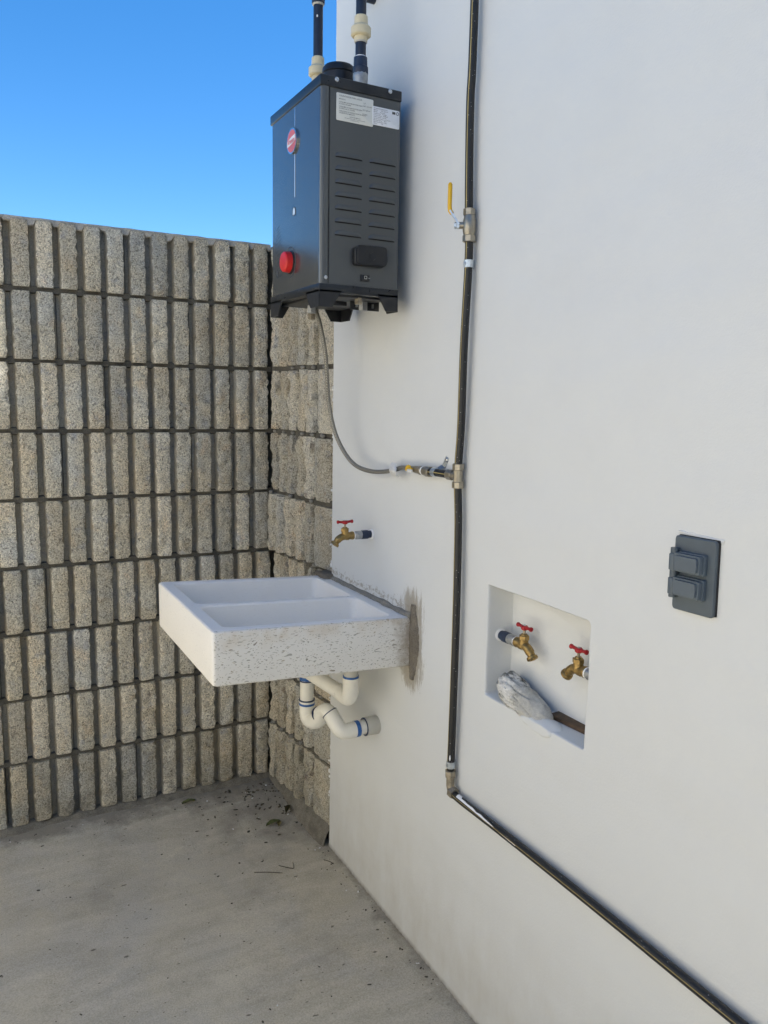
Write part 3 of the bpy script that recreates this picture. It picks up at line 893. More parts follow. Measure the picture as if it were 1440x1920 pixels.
def basin(ya, yb, drop):
    xa, xb = x0_+wl_, -.042
    rad = .018
    def loop(ins, z_):
        pts = []
        R_ = max(rad-ins*.3, .006)
        for cx_, cy_, a0 in ((xb-ins-R_, yb-ins-R_, 0), (xa+ins+R_, yb-ins-R_, 90), (xa+ins+R_, ya+ins+R_, 180), (xb-ins-R_, ya+ins+R_, 270)):
            for k in range(5):
                an = math.radians(a0+22.5*k); pts.append((cx_+R_*math.cos(an), cy_+R_*math.sin(an)))
        return [bm.verts.new(sk(p[0], p[1], z_)) for p in pts]
    L_ = [loop(-.003, SHt), loop(0, SHt-.004), loop(.008, SHt-drop+.012), loop(.020, SHt-drop)]
    for A_, B_ in zip(L_, L_[1:]):
        for i in range(20): bm.faces.new((A_[i], A_[(i+1) % 20], B_[(i+1) % 20], B_[i])).material_index = 2
    bm.faces.new(L_[-1]).material_index = 2
    return L_[0]
ln = basin(.030, mid-.011, .098); lf = basin(mid+.011, SW-.030, .098)
eds = []
for lp in (r3_, ln, lf):
    for i in range(len(lp)):
        e = bm.edges.get((lp[i], lp[(i+1) % len(lp)])) or bm.edges.new((lp[i], lp[(i+1) % len(lp)])); eds.append(e)
res = bmesh.ops.triangle_fill(bm, use_beauty=True, edges=eds)
for f in res['geom']:
    if isinstance(f, bmesh.types.BMFace): f.material_index = 2
obj('basin', bm, ['terrazzo', 'smooth_terrazzo', 'basin_white'], sink, sharp=28)
for yc in (.13, .37):
    bm = BM(); o_ = sk(-.20, yc, SHt-.098); lathe(bm, o_+Vector((0, 0, .0005)), (0, 0, 1), [(0, .021), (.0015, .020), (.001, .010), (.0, .008)], 20); obj('drain_strainer', bm, 'chrome', sink)
# cement bedding the sink to the wall
def mortar_strip(path, w_, h_, name, mat, parent, seed):
    """path along the wall plane (y,z), bulging h_ from it"""
    bm = BM(); prev = None; P_ = path
    for i, (y_, z_, ww, hh) in enumerate(P_):
        ring_ = []
        for k in range(9):
            an = math.pi*k/8
            jw = 1+.35*nz(y_*40, z_*40, k*.7, seed)
            off = math.cos(an)*ww*jw; ht = max(0, math.sin(an))*hh*(1+.4*nz(y_*60, z_*60, k, seed+1))
            ring_.append((off, ht))
        j0, j1 = P_[max(0, i-1)], P_[min(len(P_)-1, i+1)]
        tdir = Vector((j1[0]-j0[0], j1[1]-j0[1])).normalized(); nd = Vector((-tdir.y, tdir.x))
        vs = [bm.verts.new((.001-ht, y_+nd.x*off, z_+nd.y*off)) for off, ht in ring_]
        if prev:
            for k in range(8): bm.faces.new((prev[k], vs[k], vs[k+1], prev[k+1]))
        prev = vs
    return obj(name, bm, mat, parent, sharp=60)
top = []
for i in range(60):
    t_ = i/59; y_ = -.905+t_*(.905-.40)
    top.append((y_, SZ0+SHt+.002+.002*nz(y_*20, 0, 0), .007+.003*(1-t_)+.002*nz(y_*30, 1, 1), .010+.004*nz(y_*25, 5, 0)))
mortar_strip(top, 0, 0, 'mortar_bed', 'grey_mortar', sink, 3)
side_ = []
for i in range(44):
    t_ = i/43; z_ = .640+t_*(.825-.640)
    side_.append((-.912-.003*math.sin(t_*3.1)+.003*nz(z_*30, 0, 1), z_, .006+.018*math.sin(math.pi*min(1, max(0, t_)))**.7+.004*nz(z_*55, 1, 0)+.003*nz(z_*170, 4, 0), .0065+.003*nz(z_*30, 4, 4)))
mortar_strip(side_, 0, 0, 'mortar_bed', 'brown_mortar', sink, 5)
mortar_strip(mortar_pts, 0, 0, 'plaster_edge', 'white_paint', ol, 9)
# lump of mortar closing the gap at the far end
bm = BM(); box(bm, (-.030, -.452, .786), (.012, -.385, .806), .004, 3)
bmesh.ops.subdivide_edges(bm, edges=list(bm.edges), cuts=3, use_grid_fill=True)
for v in bm.verts: v.co += noise.noise_vector(v.co*45)*.004
obj('mortar_bed', bm, 'brown_mortar', sink)

# ------------------------------------------------------------------ drain pipes
dr = empty('drain_pipe', (0, -.735, .457), 'white plastic drain pipework with blue primer rings under the sink', 'drain pipe')
PR = .0185
def pring(bm, c, d, w_, r_=PR+.0008): lathe(bm, Vector(c)-Vector(d).normalized()*w_/2, d, [(0, r_), (w_, r_)], 24)
far_bot = .475
A0 = (-.142, -.595, .675); A1 = (-.140, -.598, .458); A2 = (-.124, -.668, .487); A3 = (-.120, -.705, .487); A4 = (-.098, -.735, .461); A5 = (-.03, -.735, .457)
bm = BM(); tube(bm, [A0, (-.1415, -.596, .480)], PR, 24); obj('pipe', bm, 'white_pvc', dr)
bm = BM(); tube(bm, fillet([(-.1415, -.596, .500), (-.1405, -.597, .444), (-.130, -.640, .450), (-.124, -.668, .490)], .032, 8), PR+.0022, 24); obj('elbow', bm, 'white_pvc', dr)
bm = BM(); tube(bm, fillet([(-.128, -.655, .480), (-.122, -.690, .505), (-.112, -.715, .472)], .022, 6), PR+.001, 24); obj('elbow', bm, 'white_pvc', dr)
bm = BM(); tube(bm, fillet([(-.120, -.695, .498), (-.103, -.735, .453), (-.060, -.735, .456)], .034, 8), PR+.0022, 24); obj('elbow', bm, 'white_pvc', dr)
bm = BM(); tube(bm, [(-.064, -.735, .456), (-.02, -.735, .457)], PR, 24); obj('pipe', bm, 'white_pvc', dr)
bm = BM(); lathe(bm, (0, -.735, .457), (-1, 0, 0), [(0, .0235), (.002, .0245), (.034, .0240), (.036, .0225), (.036, .0190), (.02, .0188)], 28, cap=False); cp_ = obj('coupling', bm, 'grey_pvc', dr)
bm = BM(); lathe(bm, (-.0362, -.735, .457), (-1, 0, 0), [(0, .0225), (.0008, .0242), (.0018, .0232), (.0018, .0205)], 28, cap=False); obj('ring', bm, 'dark_ring', dr)
for c, d, w_, r_, mt in (((-.060, -.735, .456), (1, 0, .01), .011, PR+.0028, 'blue_primer'), ((-.1415, -.596, .5005), (0, 0, 1), .003, PR+.0030, 'dark_ring'), ((-.1415, -.596, .4900), (0, 0, 1), .006, PR+.0028, 'blue_primer'),
                         ((-.1418, -.596, .562), (0, 0, 1), .009, PR+.0010, 'blue_primer'), ((-.1415, -.596, .555), (0, 0, 1), .003, PR+.0014, 'dark_ring'),
                         ((-.129, -.650, .476), (.1, -.78, .6), .0025, PR+.0032, 'dark_ring'), ((-.1195, -.697, .495), (.3, -.62, -.6), .0025, PR+.0032, 'dark_ring')):
    bm = BM(); pring(bm, c, d, w_, r_); obj('ring', bm, mt, dr)
# near drain: down from the basin, elbow, then back to the far one
bm = BM(); tube(bm, [(-.100, -.780, .675), (-.100, -.780, .600)], PR, 24); obj('pipe', bm, 'grey_pvc', dr)
bm = BM(); tube(bm, fillet([(-.100, -.780, .617), (-.100, -.780, .556), (-.103, -.715, .560)], .036, 8), PR+.0022, 24); obj('elbow', bm, 'white_pvc', dr)
bm = BM(); tube(bm, [(-.102, -.735, .559), (-.139, -.615, .580)], PR+.0005, 24); obj('pipe', bm, 'white_pvc', dr)
bm = BM(); pring(bm, (-.100, -.780, .6195), (0, 0, 1), .005, PR+.0018); obj('ring', bm, 'blue_primer', dr)
for i, ch in enumerate('PVC'):
    pass
text('print', '1 1/2"  PVC', .008, (-.031, -.735-.0207, .4475), (1, 0, 0), (0, .25, 1), 'pvc_dark_mark', dr)

# ------------------------------------------------------------------ gas line
gas = empty('gas_pipe', (-.018, -1.117, .455), 'black gas pipe with a yellow stripe and yellow lever valve running down the white wall', 'gas pipe')
GX, GR = -.0165, .0083
vp = [(-.0165, -1.113, 3.3), (-.0165, -1.115, 2.10), (-.0165, -1.111, 1.885), (-.0165, -1.117, 1.70), (-.0165, -1.121, 1.645), (-.0165, -1.1225, 1.576), (-.019, -1.119, 1.42), (-.0165, -1.114, 1.26), (-.0165, -1.1085, 1.177), (-.0165, -1.109, 1.13), (-.0165, -1.116, 1.03), (-.018, -1.1205, .80), (-.0165, -1.116, .56), (-.0165, -1.1145, .50)]
sp_ = smooth_path(vp, 10)
bm = BM(); tube(bm, sp_, GR, 18); obj('vertical_pipe', bm, 'black_pipe', gas)
def stripe(path, side_fn, name, parent, wdt=.0011):
    bm = BM(); prev = None
    for i, p in enumerate(path):
        d_ = (path[min(i+1, len(path)-1)]-path[max(i-1, 0)]).normalized()
        out = side_fn(p, i/len(path)); out = (out-d_*out.dot(d_)).normalized(); tt = d_.cross(out)
        a_, b_ = bm.verts.new(p+out*(GR+.0003)+tt*wdt), bm.verts.new(p+out*(GR+.0003)-tt*wdt)
        if prev: bm.faces.new((prev[0], a_, b_, prev[1]))
        prev = (a_, b_)
    return obj(name, bm, 'yellow_stripe', parent)
def vs_(p, t):
    k = min(1, max(0, (p.z-.6)/1.3)); an = math.radians(205+ (1-k)*(-38))
    return Vector((math.cos(an), math.sin(an), 0))
stripe(sp_, vs_, 'stripe', gas)
hp = smooth_path([(-.0165, -1.125, .4525), (-.0165, -1.16, .449), (-.0165, -1.30, .452), (-.0165, -1.55, .4535), (-.0165, -1.86, .4515), (-.0165, -2.4, .448), (-.0165, -3.2, .45)], 12)
bm = BM(); tube(bm, hp, GR, 18); obj('horizontal_pipe', bm, 'black_pipe', gas)
stripe(hp, lambda p, t: Vector((-1, 0, .30)), 'stripe', gas, .0005)
# paint slopped on the pipe
bm = BM()
prev = None
for i in range(50):
    t_ = i/49; y_ = -1.150-.21*t_
    wd = .0035*(1-t_)**.7*(1+.8*nz(y_*60, 0, 0))+.0006+(.004 if t_ < .08 else 0)
    an0 = math.radians(62-14*t_)
    an1 = an0+wd/GR*1.2
    pp = lambda an: bm.verts.new((GX-math.cos(an-.55)*(GR+.0004)*1.0, y_, .4508+math.sin(an-.55)*(GR+.0004)))
    a_, b_, c_ = pp(an0), pp((an0+an1)/2), pp(an1)
    if prev:
        bm.faces.new((prev[0], a_, b_, prev[1])); bm.faces.new((prev[1], b_, c_, prev[2]))
    prev = (a_, b_, c_)
obj('paint_drip', bm, 'paint_drip', gas)
bm = BM(); ball(bm, (-.0235, -1.1215, .532), .003, sc=(.6, .5, 2.2)); obj('paint_drip', bm, 'paint_drip', gas)
# valve
vc = Vector((-.0165, -1.1205, 1.656))
bm = BM(); hexnut(bm, vc+Vector((0, .0005, .0185)), (0, 0, 1), .0135, .0125, n=8); hexnut(bm, vc+Vector((0, -.0012, -.033)), (0, 0, 1), .0135, .0135, n=8)
lathe(bm, vc+Vector((0, -.0005, -.021)), (0, 0, 1), [(0, .0105), (.004, .0115), (.010, .0130), (.030, .0130), (.034, .0115), (.040, .0105)], 20)
sd_ = Vector((-.80, .60, 0))
tube(bm, [vc, vc+sd_*.020], .0068, 14)
valve = obj('valve_body', bm, 'nickel', gas)
bm = BM()
lathe(bm, vc+sd_*.019, sd_, [(0, .0075), (.003, .0075), (.0035, .0045), (.011, .0045)], 6)
hexnut(bm, vc+sd_*.0245, sd_, .0045, .0070)
obj('lever_nut', bm, 'zinc', valve)
def flat_bar(bm, pts, wv, w_, th_):
    pts = [Vector(p) for p in pts]; wv = Vector(wv).normalized(); prev = None
    for i, p in enumerate(pts):
        d_ = (pts[min(i+1, len(pts)-1)]-pts[max(i-1, 0)]).normalized(); nn_ = d_.cross(wv).normalized()
        ww = w_[i] if hasattr(w_, '__len__') else w_
        q = [p+wv*ww/2+nn_*th_/2, p-wv*ww/2+nn_*th_/2, p-wv*ww/2-nn_*th_/2, p+wv*ww/2-nn_*th_/2]
        vs = [bm.verts.new(v) for v in q]
        if prev:
            for k in range(4): bm.faces.new((prev[k], prev[(k+1) % 4], vs[(k+1) % 4], vs[k]))
        else: bm.faces.new(vs[::-1])
        prev = vs
    bm.faces.new(prev)
wv = Vector((.60, .80, 0))
L0 = vc+sd_*.0225
lev = [L0+Vector((0, 0, -.006)), L0+Vector((0, 0, .004)), L0+sd_*.003+Vector((0, 0, .010)), L0+sd_*.012+Vector((0, 0, .022)), L0+sd_*.0165+Vector((0, 0, .029)), L0+sd_*.0175+Vector((0, 0, .036)), L0+sd_*.0175+Vector((0, 0, .060)), L0+sd_*.0175+Vector((0, 0, .079))]
bm = BM(); flat_bar(bm, lev[:5], wv, [.014, .014, .013, .011, .010], .0035)
lvr = obj('lever', bm, 'zinc', valve)
bm = BM(); tube(bm, fillet([lev[3]+(lev[4]-lev[3])*.2, lev[5], lev[6], lev[7], lev[7]+Vector((0, 0, .003))], .006, 4), [.0046]*16+[.003], 12) if False else tube(bm, [lev[3]+(lev[4]-lev[3])*.1, lev[4], lev[5], lev[6], lev[7], lev[7]+Vector((0, 0, .0035))], [.0042, .0046, .0044, .0044, .0044, .0022], 12)
obj('lever_grip', bm, 'yellow_vinyl', valve)
# strap clamps
def clamp(c, name='clamp'):
    bm = BM(); c = Vector(c); lathe(bm, c-Vector((0, 0, .0075)), (0, 0, 1), [(0, GR+.0008), (.0005, GR+.0016), (.0145, GR+.0016), (.015, GR+.0008)], 10)
    box(bm, (c.x-.0115, c.y-.003, c.z-.0035), (c.x-.0085, c.y+.003, c.z+.0035), .001)
    box(bm, (c.x, c.y+.006, c.z-.0075), (-.0005, c.y+.0075, c.z+.0075))
    return obj(name, bm, 'zinc', gas)
clamp((-.0165, -1.1235, 1.581)); clamp((-.0165, -1.1145, .513))
# tee with three nuts
tc = Vector((-.0165, -1.1088, 1.152))
bm = BM()
lathe(bm, tc+Vector((0, 0, -.018)), (0, 0, 1), [(0, .0098), (.036, .0098)], 10)
tube(bm, [tc, tc+Vector((0, .022, 0))], .0092, 16)
tee = obj('tee_fitting', bm, 'nickel', gas)
for o_, d_, L_ in ((tc+Vector((0, 0, .012)), (0, 0, 1), .014), (tc+Vector((0, 0, -.012)), (0, 0, -1), .014), (tc+Vector((0, .018, 0)), (0, 1, 0), .020)):
    bm = BM(); hexnut(bm, o_, d_, L_, .0128 if d_[2] else .0118, n=8); obj('nut', bm, 'nickel', tee)
bm = BM(); tube(bm, [(-.0165, -1.080, 1.152), (-.0170, -.990, 1.151)], GR, 18); obj('branch_pipe', bm, 'black_pipe', gas)
stripe([Vector((-.0165, -1.080, 1.152)), Vector((-.0168, -1.03, 1.152)), Vector((-.0170, -.990, 1.151))], lambda p, t: Vector((-1, 0, .05)), 'stripe', gas, .0009)
bm = BM(); lathe(bm, (-.0168, -1.024, 1.152), (0, 1, 0), [(0, .0095), (.0005, .0103), (.013, .0103), (.0135, .0095)], 16)
flat_bar(bm, [(-.012, -1.026, 1.160), (-.003, -1.030, 1.166), (-.0015, -1.034, 1.172), (-.0015, -1.042, 1.186)], (0, .9, .4), .012, .0012)
bc_ = obj('clamp', bm, 'zinc', gas)
bm = BM(); lathe(bm, (-.002, -1.041, 1.181), (-1, 0, 0), [(0, .0048), (.002, .0045), (.003, .003)], 6); obj('clamp_screw', bm, 'screw_steel', bc_)
bm = BM(); lathe(bm, (.001, -1.078, 1.116), (-1, 0, 0), [(0, .0042), (.002, .004), (.003, .0025)], 10); sc_o = obj('wall_screw', bm, 'galvanized', gas)
# elbow at the bottom
ec_ = Vector((-.0165, -1.1155, .4735))
bm = BM()
hexnut(bm, ec_+Vector((0, .0005, .011)), (0, 0, 1), .015, .0128, n=6)
tube(bm, fillet([ec_+Vector((0, 0, .014)), ec_+Vector((0, 0, -.012)), ec_+Vector((0, -.010, -.0215))], .010, 5), .0092, 14)
hexnut(bm, ec_+Vector((0, -.004, -.0195)), (0, -1, -.15), .015, .0130, n=6)
obj('elbow_fitting', bm, 'old_brass', gas)

# ------------------------------------------------------------------ gas hose to the heater
hose = empty('gas_hose', (-.018, -.97, 1.151), 'braided flexible gas hose looping from the pipe tee up to the heater', 'hose')
bm = BM(); hexnut(bm, (-.0172, -1.000, 1.151), (0, 1, 0), .016, .0122, n=8); lathe(bm, (-.0172, -.985, 1.151), (0, 1, 0), [(0, .0105), (.012, .0105)], 16); obj('union_nut', bm, 'nickel', hose)
bm = BM(); lathe(bm, (-.0174, -.974, 1.151), (0, 1, 0), [(0, .0098), (.001, .0106), (.0045, .0106), (.0055, .0095)], 18); obj('thread_tape', bm, 'teflon', hose)
bm = BM(); lathe(bm, (-.0175, -.969, 1.151), (0, 1, 0), [(0, .0092), (.004, .0105), (.012, .0105), (.016, .0090), (.034, .0085), (.036, .0072), (.050, .0072), (.052, .0058), (.064, .0055)], 12); obj('flare_fitting', bm, 'old_brass', hose)
bm = BM(); box(bm, (-.032, -.937, 1.146), (-.022, -.910, 1.155), .003, 2); ball(bm, (-.026, -.917, 1.153), .0075, sc=(.8, 1.3, 1)); obj('valve_tag', bm, 'yellow_vinyl', hose)
bm = BM(); box(bm, (-.036, -.946, 1.144), (-.031, -.925, 1.152), .0015); obj('tag_strip', bm, 'clear_tag', hose)
hpts = [(-.0180, -.915, 1.1515), (-.0185, -.875, 1.150), (-.0200, -.845, 1.143), (-.024, -.79, 1.133), (-.031, -.73, 1.130), (-.040, -.668, 1.140), (-.052, -.625, 1.172), (-.068, -.600, 1.225), (-.082, -.592, 1.300), (-.094, -.606, 1.372), (-.104, -.615, 1.430), (-.116, -.610, 1.495), (-.125, -.592, 1.545), (-.13, -.59, 1.60)]
bm = BM(); tube(bm, smooth_path(hpts, 12), .0055, 14); obj('hose', bm, 'braided_hose', hose)
bm = BM()
flat_bar(bm, [(-.0225, -.845, 1.158), (-.030, -.848, 1.150), (-.033, -.850, 1.141), (-.030, -.850, 1.132), (-.024, -.848, 1.127)], (0, 1, .1), .026, .0008)
flat_bar(bm, [(-.030, -.862, 1.152), (-.036, -.870, 1.143), (-.034, -.872, 1.134), (-.027, -.868, 1.131)], (0, 1, .5), .014, .0008)
obj('paper_tag', bm, 'clear_tag', hose)

# ------------------------------------------------------------------ water heater
HX0, HX1, HY0, HY1, HZ0, HZ1 = -.2320, -.0400, -.8728, -.5762, 1.5542, 1.9780
heater = empty('water_heater', (HX1, (HY0+HY1)/2, HZ0), 'dark grey wall mounted gas water heater with a red knob and black trim', 'water heater')
bm = BM(); box(bm, (-.225, HY0+.0015, HZ0), (HX1, HY1-.0015, HZ1-.004)); 
obj('case', bm, 'heater_grey', heater)
# wrap-round front cover with rounded vertical edges
def cover_profile(off=0.0):
    P_ = []; r_ = .010; fl = -.2125
    P_.append((fl, HY0-.0006-off)); P_.append((HX0+r_, HY0-.0006-off))
    for k in range(1, 6):
        an = math.radians(90*k/6); P_.append((HX0-off+r_-math.sin(an)*r_, HY0-.0006-off+r_-math.cos(an)*r_))
    P_.append((HX0-off, HY0+r_)); P_.append((HX0-off, HY1-r_))
    for k in range(1, 6):
        an = math.radians(90*k/6); P_.append((HX0-off+r_-math.cos(an)*r_, HY1+.0006+off-r_+math.sin(an)*r_))
    P_.append((HX0+r_, HY1+.0006+off)); P_.append((fl, HY1+.0006+off)); return P_
bm = BM(); P_ = cover_profile(); lo_ = [bm.verts.new((p[0], p[1], HZ0)) for p in P_]; hi_ = [bm.verts.new((p[0], p[1], HZ1-.003)) for p in P_]
for i in range(len(P_)-1): bm.faces.new((lo_[i], lo_[i+1], hi_[i+1], hi_[i]))
for f in bm.faces:
    f.normal_update()
    if abs(f.normal.y) > .60: f.material_index = 1
cover = obj('front_cover', bm, ['heater_front_grey', 'heater_grey'], heater, sharp=50)
bm = BM(); box(bm, (-.2140, HY0-.0006, HZ0+.002), (-.2118, HY0+.002, HZ1-.01)); obj('seam', bm, 'gasket', heater)
# top lid: black
bm = BM(); box(bm, (HX0-.0022, HY0-.0024, HZ1-.0205), (HX1+.001, HY1+.0024, HZ1+.0015), .0022, 3); lid = obj('top_lid', bm, 'black_trim', heater)
for xs_ in (-.197, -.0690):
    bm = BM(); lathe(bm, (xs_, HY0-.0024, HZ1-.0045), (0, -1, 0), [(0, .0048), (.0012, .0046), (.0022, .0030), (.0016, .0016)], 16); obj('screw', bm, 'screw_steel', lid)
bm = BM(); lathe(bm, (-.2185, HY0-.0006, 1.5685), (0, -1, 0), [(0, .0042), (.0012, .004), (.002, .0026), (.0014, .0014)], 16); obj('screw', bm, 'screw_steel', cover)
# louvres: pressed slots, lip above a dark slit
for col_ in ((-.198, -.132), (-.116, -.049)):
    for k in range(7):
        z_ = 1.8225-.02685*k
        bm = BM()
        t = bmesh.new()
        n_ = 12; top_ = []; bot = []; slit = []
        for i in range(n_+1):
            f_ = i/n_; x_ = col_[0]+(col_[1]-col_[0])*f_; e = min(1, min(f_, 1-f_)*9)
            top_.append(t.verts.new((x_, HY0+.0012, z_+.0085*e+.001))); bot.append(t.verts.new((x_, HY0+.0012-.0042*e, z_+.0005)))
            slit.append(t.verts.new((x_, HY0+.0012-.0036*e, z_-.0008)))
        for i in range(n_):
            t.faces.new((top_[i], top_[i+1], bot[i+1], bot[i])); t.faces.new((bot[i], bot[i+1], slit[i+1], slit[i]))
        merge(bm, t, 0)
        t = bmesh.new()
        q = [t.verts.new(p) for p in ((col_[0]+.001, HY0+.0008, z_-.0028), (col_[1]-.001, HY0+.0008, z_-.0028), (col_[1]-.001, HY0+.0008, z_+.0004), (col_[0]+.001, HY0+.0008, z_+.0004))]
        t.faces.new(q); merge(bm, t, 1)
        obj('louvre', bm, ['heater_grey', 'gasket'], heater, sharp=80)
# battery box
bm = BM()
def rr_side(bm, x0, x1, z0, z1, y0, y1, r_, mi=0):
    M_ = Matrix(((0, 1, 0, 0), (1, 0, 0, 0), (0, 0, 1, 0), (0, 0, 0, 1)))
    rrect_plate(bm, y0, y1, x0, x1, z0, z1, r_, M_, mi)
rr_side(bm, -.1545, -.0785, 1.5995, 1.6385, HY0+.001, HY0-.013, .007)
bb = obj('battery_cover', bm, 'black_plastic', heater)
bm = BM(); rr_side(bm, -.149, -.0755, 1.6015, 1.6420, HY0-.012, HY0-.0155, .007); box(bm, (-.077, HY0-.012, 1.611), (-.0725, HY0-.003, 1.623), .0008); obj('battery_lid', bm, 'black_plastic', bb)
bm = BM(); lathe(bm, (-.112, HY0-.0150, 1.620), (0, -1, 0), [(0, .009), (.0012, .0085), (.0012, .006)], 6); obj('battery_latch', bm, 'black_trim', bb)
bm = BM(); box(bm, (-.1335, HY0-.0022, 1.5675), (-.1125, HY0+.001, 1.5815), .0006); sw = obj('socket', bm, 'black_plastic', heater)
text('print', '\u25a1 \u2013', .009, (-.1265, HY0-.0026, 1.5725), (1, 0, 0), (0, 0, 1), 'white_label', sw)
# rating labels
def label(name, x0, x1, z0, z1, mat, lines, y_=HY0-.0004):
    bm = BM(); rr_side(bm, x0, x1, z0, z1, HY0+.0006, y_, .0025); lb = obj(name, bm, mat, heater)
    for s_, sz, lx, lz, al in lines: text('print', s_, sz, (lx, y_-.0003, lz), (1, 0, 0), (0, 0, 1), 'label_ink', lb, al, .00002)
    return lb
X0, X1 = -.1965, -.1085
ls = [('CALENTADOR PARA AGUA', .0044, X0+.006, 1.9425, 'LEFT'), ('MODELO:', .0036, X0+.006, 1.9365, 'LEFT'),
      ('CONSUMO DE ENERGIA POR HORA', .0034, X0+.006, 1.9305, 'LEFT'), ('AL NIVEL DEL MAR', .0034, X0+.006, 1.9268, 'LEFT'),
      ('CONSUMO DE ENERGIA POR HORA', .0034, X0+.006, 1.9215, 'LEFT'), ('AL NIVEL DE LA CIUDAD', .0034, X0+.006, 1.9178, 'LEFT'),
      ('CAPACIDAD DE PRODUCCION DE AGUA', .0034, X0+.006, 1.9125, 'LEFT'), ('CALIENTE POR MINUTO', .0034, X0+.006, 1.9088, 'LEFT'),
      ('L.P.', .0040, X1-.024, 1.9370, 'LEFT'), ('CAP. 13.5 kW', .0038, X1-.026, 1.9315, 'LEFT'), ('32.5 kg/hora', .0036, X1-.026, 1.9235, 'LEFT'), ('9 L/min', .0038, X1-.026, 1.9150, 'LEFT'),
      ('HECHO EN MEXICO', .0028, (X0+X1)/2, 1.9040, 'CENTER'), ('Este aparato debe instalarse de acuerdo al manual', .0024, (X0+X1)/2, 1.9008, 'CENTER'), ('y ventilarse al exterior', .0024, (X0+X1)/2, 1.8978, 'CENTER')]
label('rating_label', X0, X1, 1.8945, 1.9495, 'white_label', ls)
x0l, x1l = -.1105, -.0435
ls = []
rows_ = ['EFICIENCIA ENERGETICA', 'MARCA        TIPO  GAS L.P.', 'Modelo:      Capacidad', 'Carga termica    31.4 MJ/h', 'Consumo de gas   NOM-003', 'Presion de agua   0.45 kPa', 'Este aparato cumple con la norma', 'Eficiencia minima      82 %', 'Eficiencia del equipo   84 %', 'Ahorro            2 %']
for i, s_ in enumerate(rows_): ls.append((s_, .0030, x0l+.0025, 1.9325-.0034*i, 'LEFT'))
lb = label('energy_label', x0l, x1l, 1.8995, 1.9375, 'white_label_bright', ls, HY0-.0010)
bm = BM(); box(bm, (-.0622, HY0-.0016, 1.9285), (-.0545, HY0-.0011, 1.9335)); obj('mark', bm, 'label_ink', lb)
bm = BM(); lathe(bm, (-.0490, HY0-.0011, 1.9310), (0, -1, 0), [(0, .0036), (.0004, .0036), (.0004, .0026), (0, .0026)], 20, cap=False); obj('mark', bm, 'label_ink', lb)
# badge on the front
bc = Vector((HX0, -.720, 1.885))
def disc_yz(bm, c, ry, rz, x0, x1, n=36, mi=0, clip=None):
    t = bmesh.new(); pts = [(math.cos(2*math.pi*k/n)*ry, math.sin(2*math.pi*k/n)*rz) for k in range(n)]
    if clip: pts = [(p[0], min(clip[1], max(clip[0], p[1]))) for p in pts]
    A_ = [t.verts.new((x0, c.y+p[0], c.z+p[1])) for p in pts]; B_ = [t.verts.new((x1, c.y+p[0], c.z+p[1])) for p in pts]
    for i in range(n): t.faces.new((A_[i], A_[(i+1) % n], B_[(i+1) % n], B_[i]))
    t.faces.new(B_); merge(bm, t, mi)
bm = BM(); disc_yz(bm, bc, .0285, .0275, HX0+.001, HX0-.0050); bdg = obj('badge', bm, 'chrome', heater)
bm = BM(); disc_yz(bm, bc, .0250, .0240, HX0-.004, HX0-.0056); obj('badge_field', bm, 'badge_red', bdg)
bm = BM(); t = bmesh.new(); n_ = 10; A_ = []
for i in range(n_+1):
    y_ = -.0246+.0492*i/n_; h_ = .0068+.0012*math.sin(math.pi*i/n_); tl = y_*-.12
    A_.append((t.verts.new((HX0-.0060, bc.y+y_, bc.z-h_+tl)), t.verts.new((HX0-.0060, bc.y+y_, bc.z+h_+tl))))
for i in range(n_): t.faces.new((A_[i][0], A_[i+1][0], A_[i+1][1], A_[i][1]))
merge(bm, t); obj('badge_band', bm, 'badge_white', bdg)
text('badge_lettering', 'Rheem', .0155, (HX0-.0063, bc.y+.0, bc.z-.0048), (0, -1, 0), (0, .12, 1), 'badge_red', bdg, 'CENTER', .0004)
# groove, sight window, knob, prints
for za, zb in ((1.762, 1.856), (1.914, 1.955)):
    bm = BM(); box(bm, (HX0-.0004, -.7265, za), (HX0+.001, -.7242, zb), 0); obj('groove', bm, 'gasket', cover)
    bm = BM(); box(bm, (HX0-.0009, -.7296, za), (HX0+.001, -.7266, zb), .0003, 1); obj('groove_lip', bm, 'chrome', cover)
bm = BM(); t = bmesh.new()
pts = [(-.009, -.008), (.009, -.008)]+[(.009*math.cos(math.radians(a_)), .001+.010*math.sin(math.radians(a_))) for a_ in range(0, 181, 20)]
vs = [t.verts.new((HX0-.0008, -.7235+p[0], 1.731+p[1])) for p in pts]; t.faces.new(vs); merge(bm, t, 0)
obj('sight_rim', bm, 'black_trim', heater, smooth=False)
bm = BM(); t = bmesh.new()
vs = [t.verts.new((HX0-.0012, -.7255+p[0]*.78, 1.7306+p[1]*.82)) for p in pts]; t.faces.new(vs); merge(bm, t, 0)
obj('sight_window', bm, 'window_clear', heater, smooth=False)
kc = Vector((HX0, -.700, 1.622))
bm = BM(); lathe(bm, kc, (-1, 0, 0), [(0, .0262), (.002, .0262), (.0025, .0240)], 32); kb = obj('knob_skirt', bm, 'black_plastic', heater)
bm = BM(); lathe(bm, kc, (-1, 0, 0), [(.002, .0235), (.003, .0242), (.016, .0228), (.0185, .0205), (.0190, .018)], 40)
obj('knob', bm, 'red_plastic', kb)
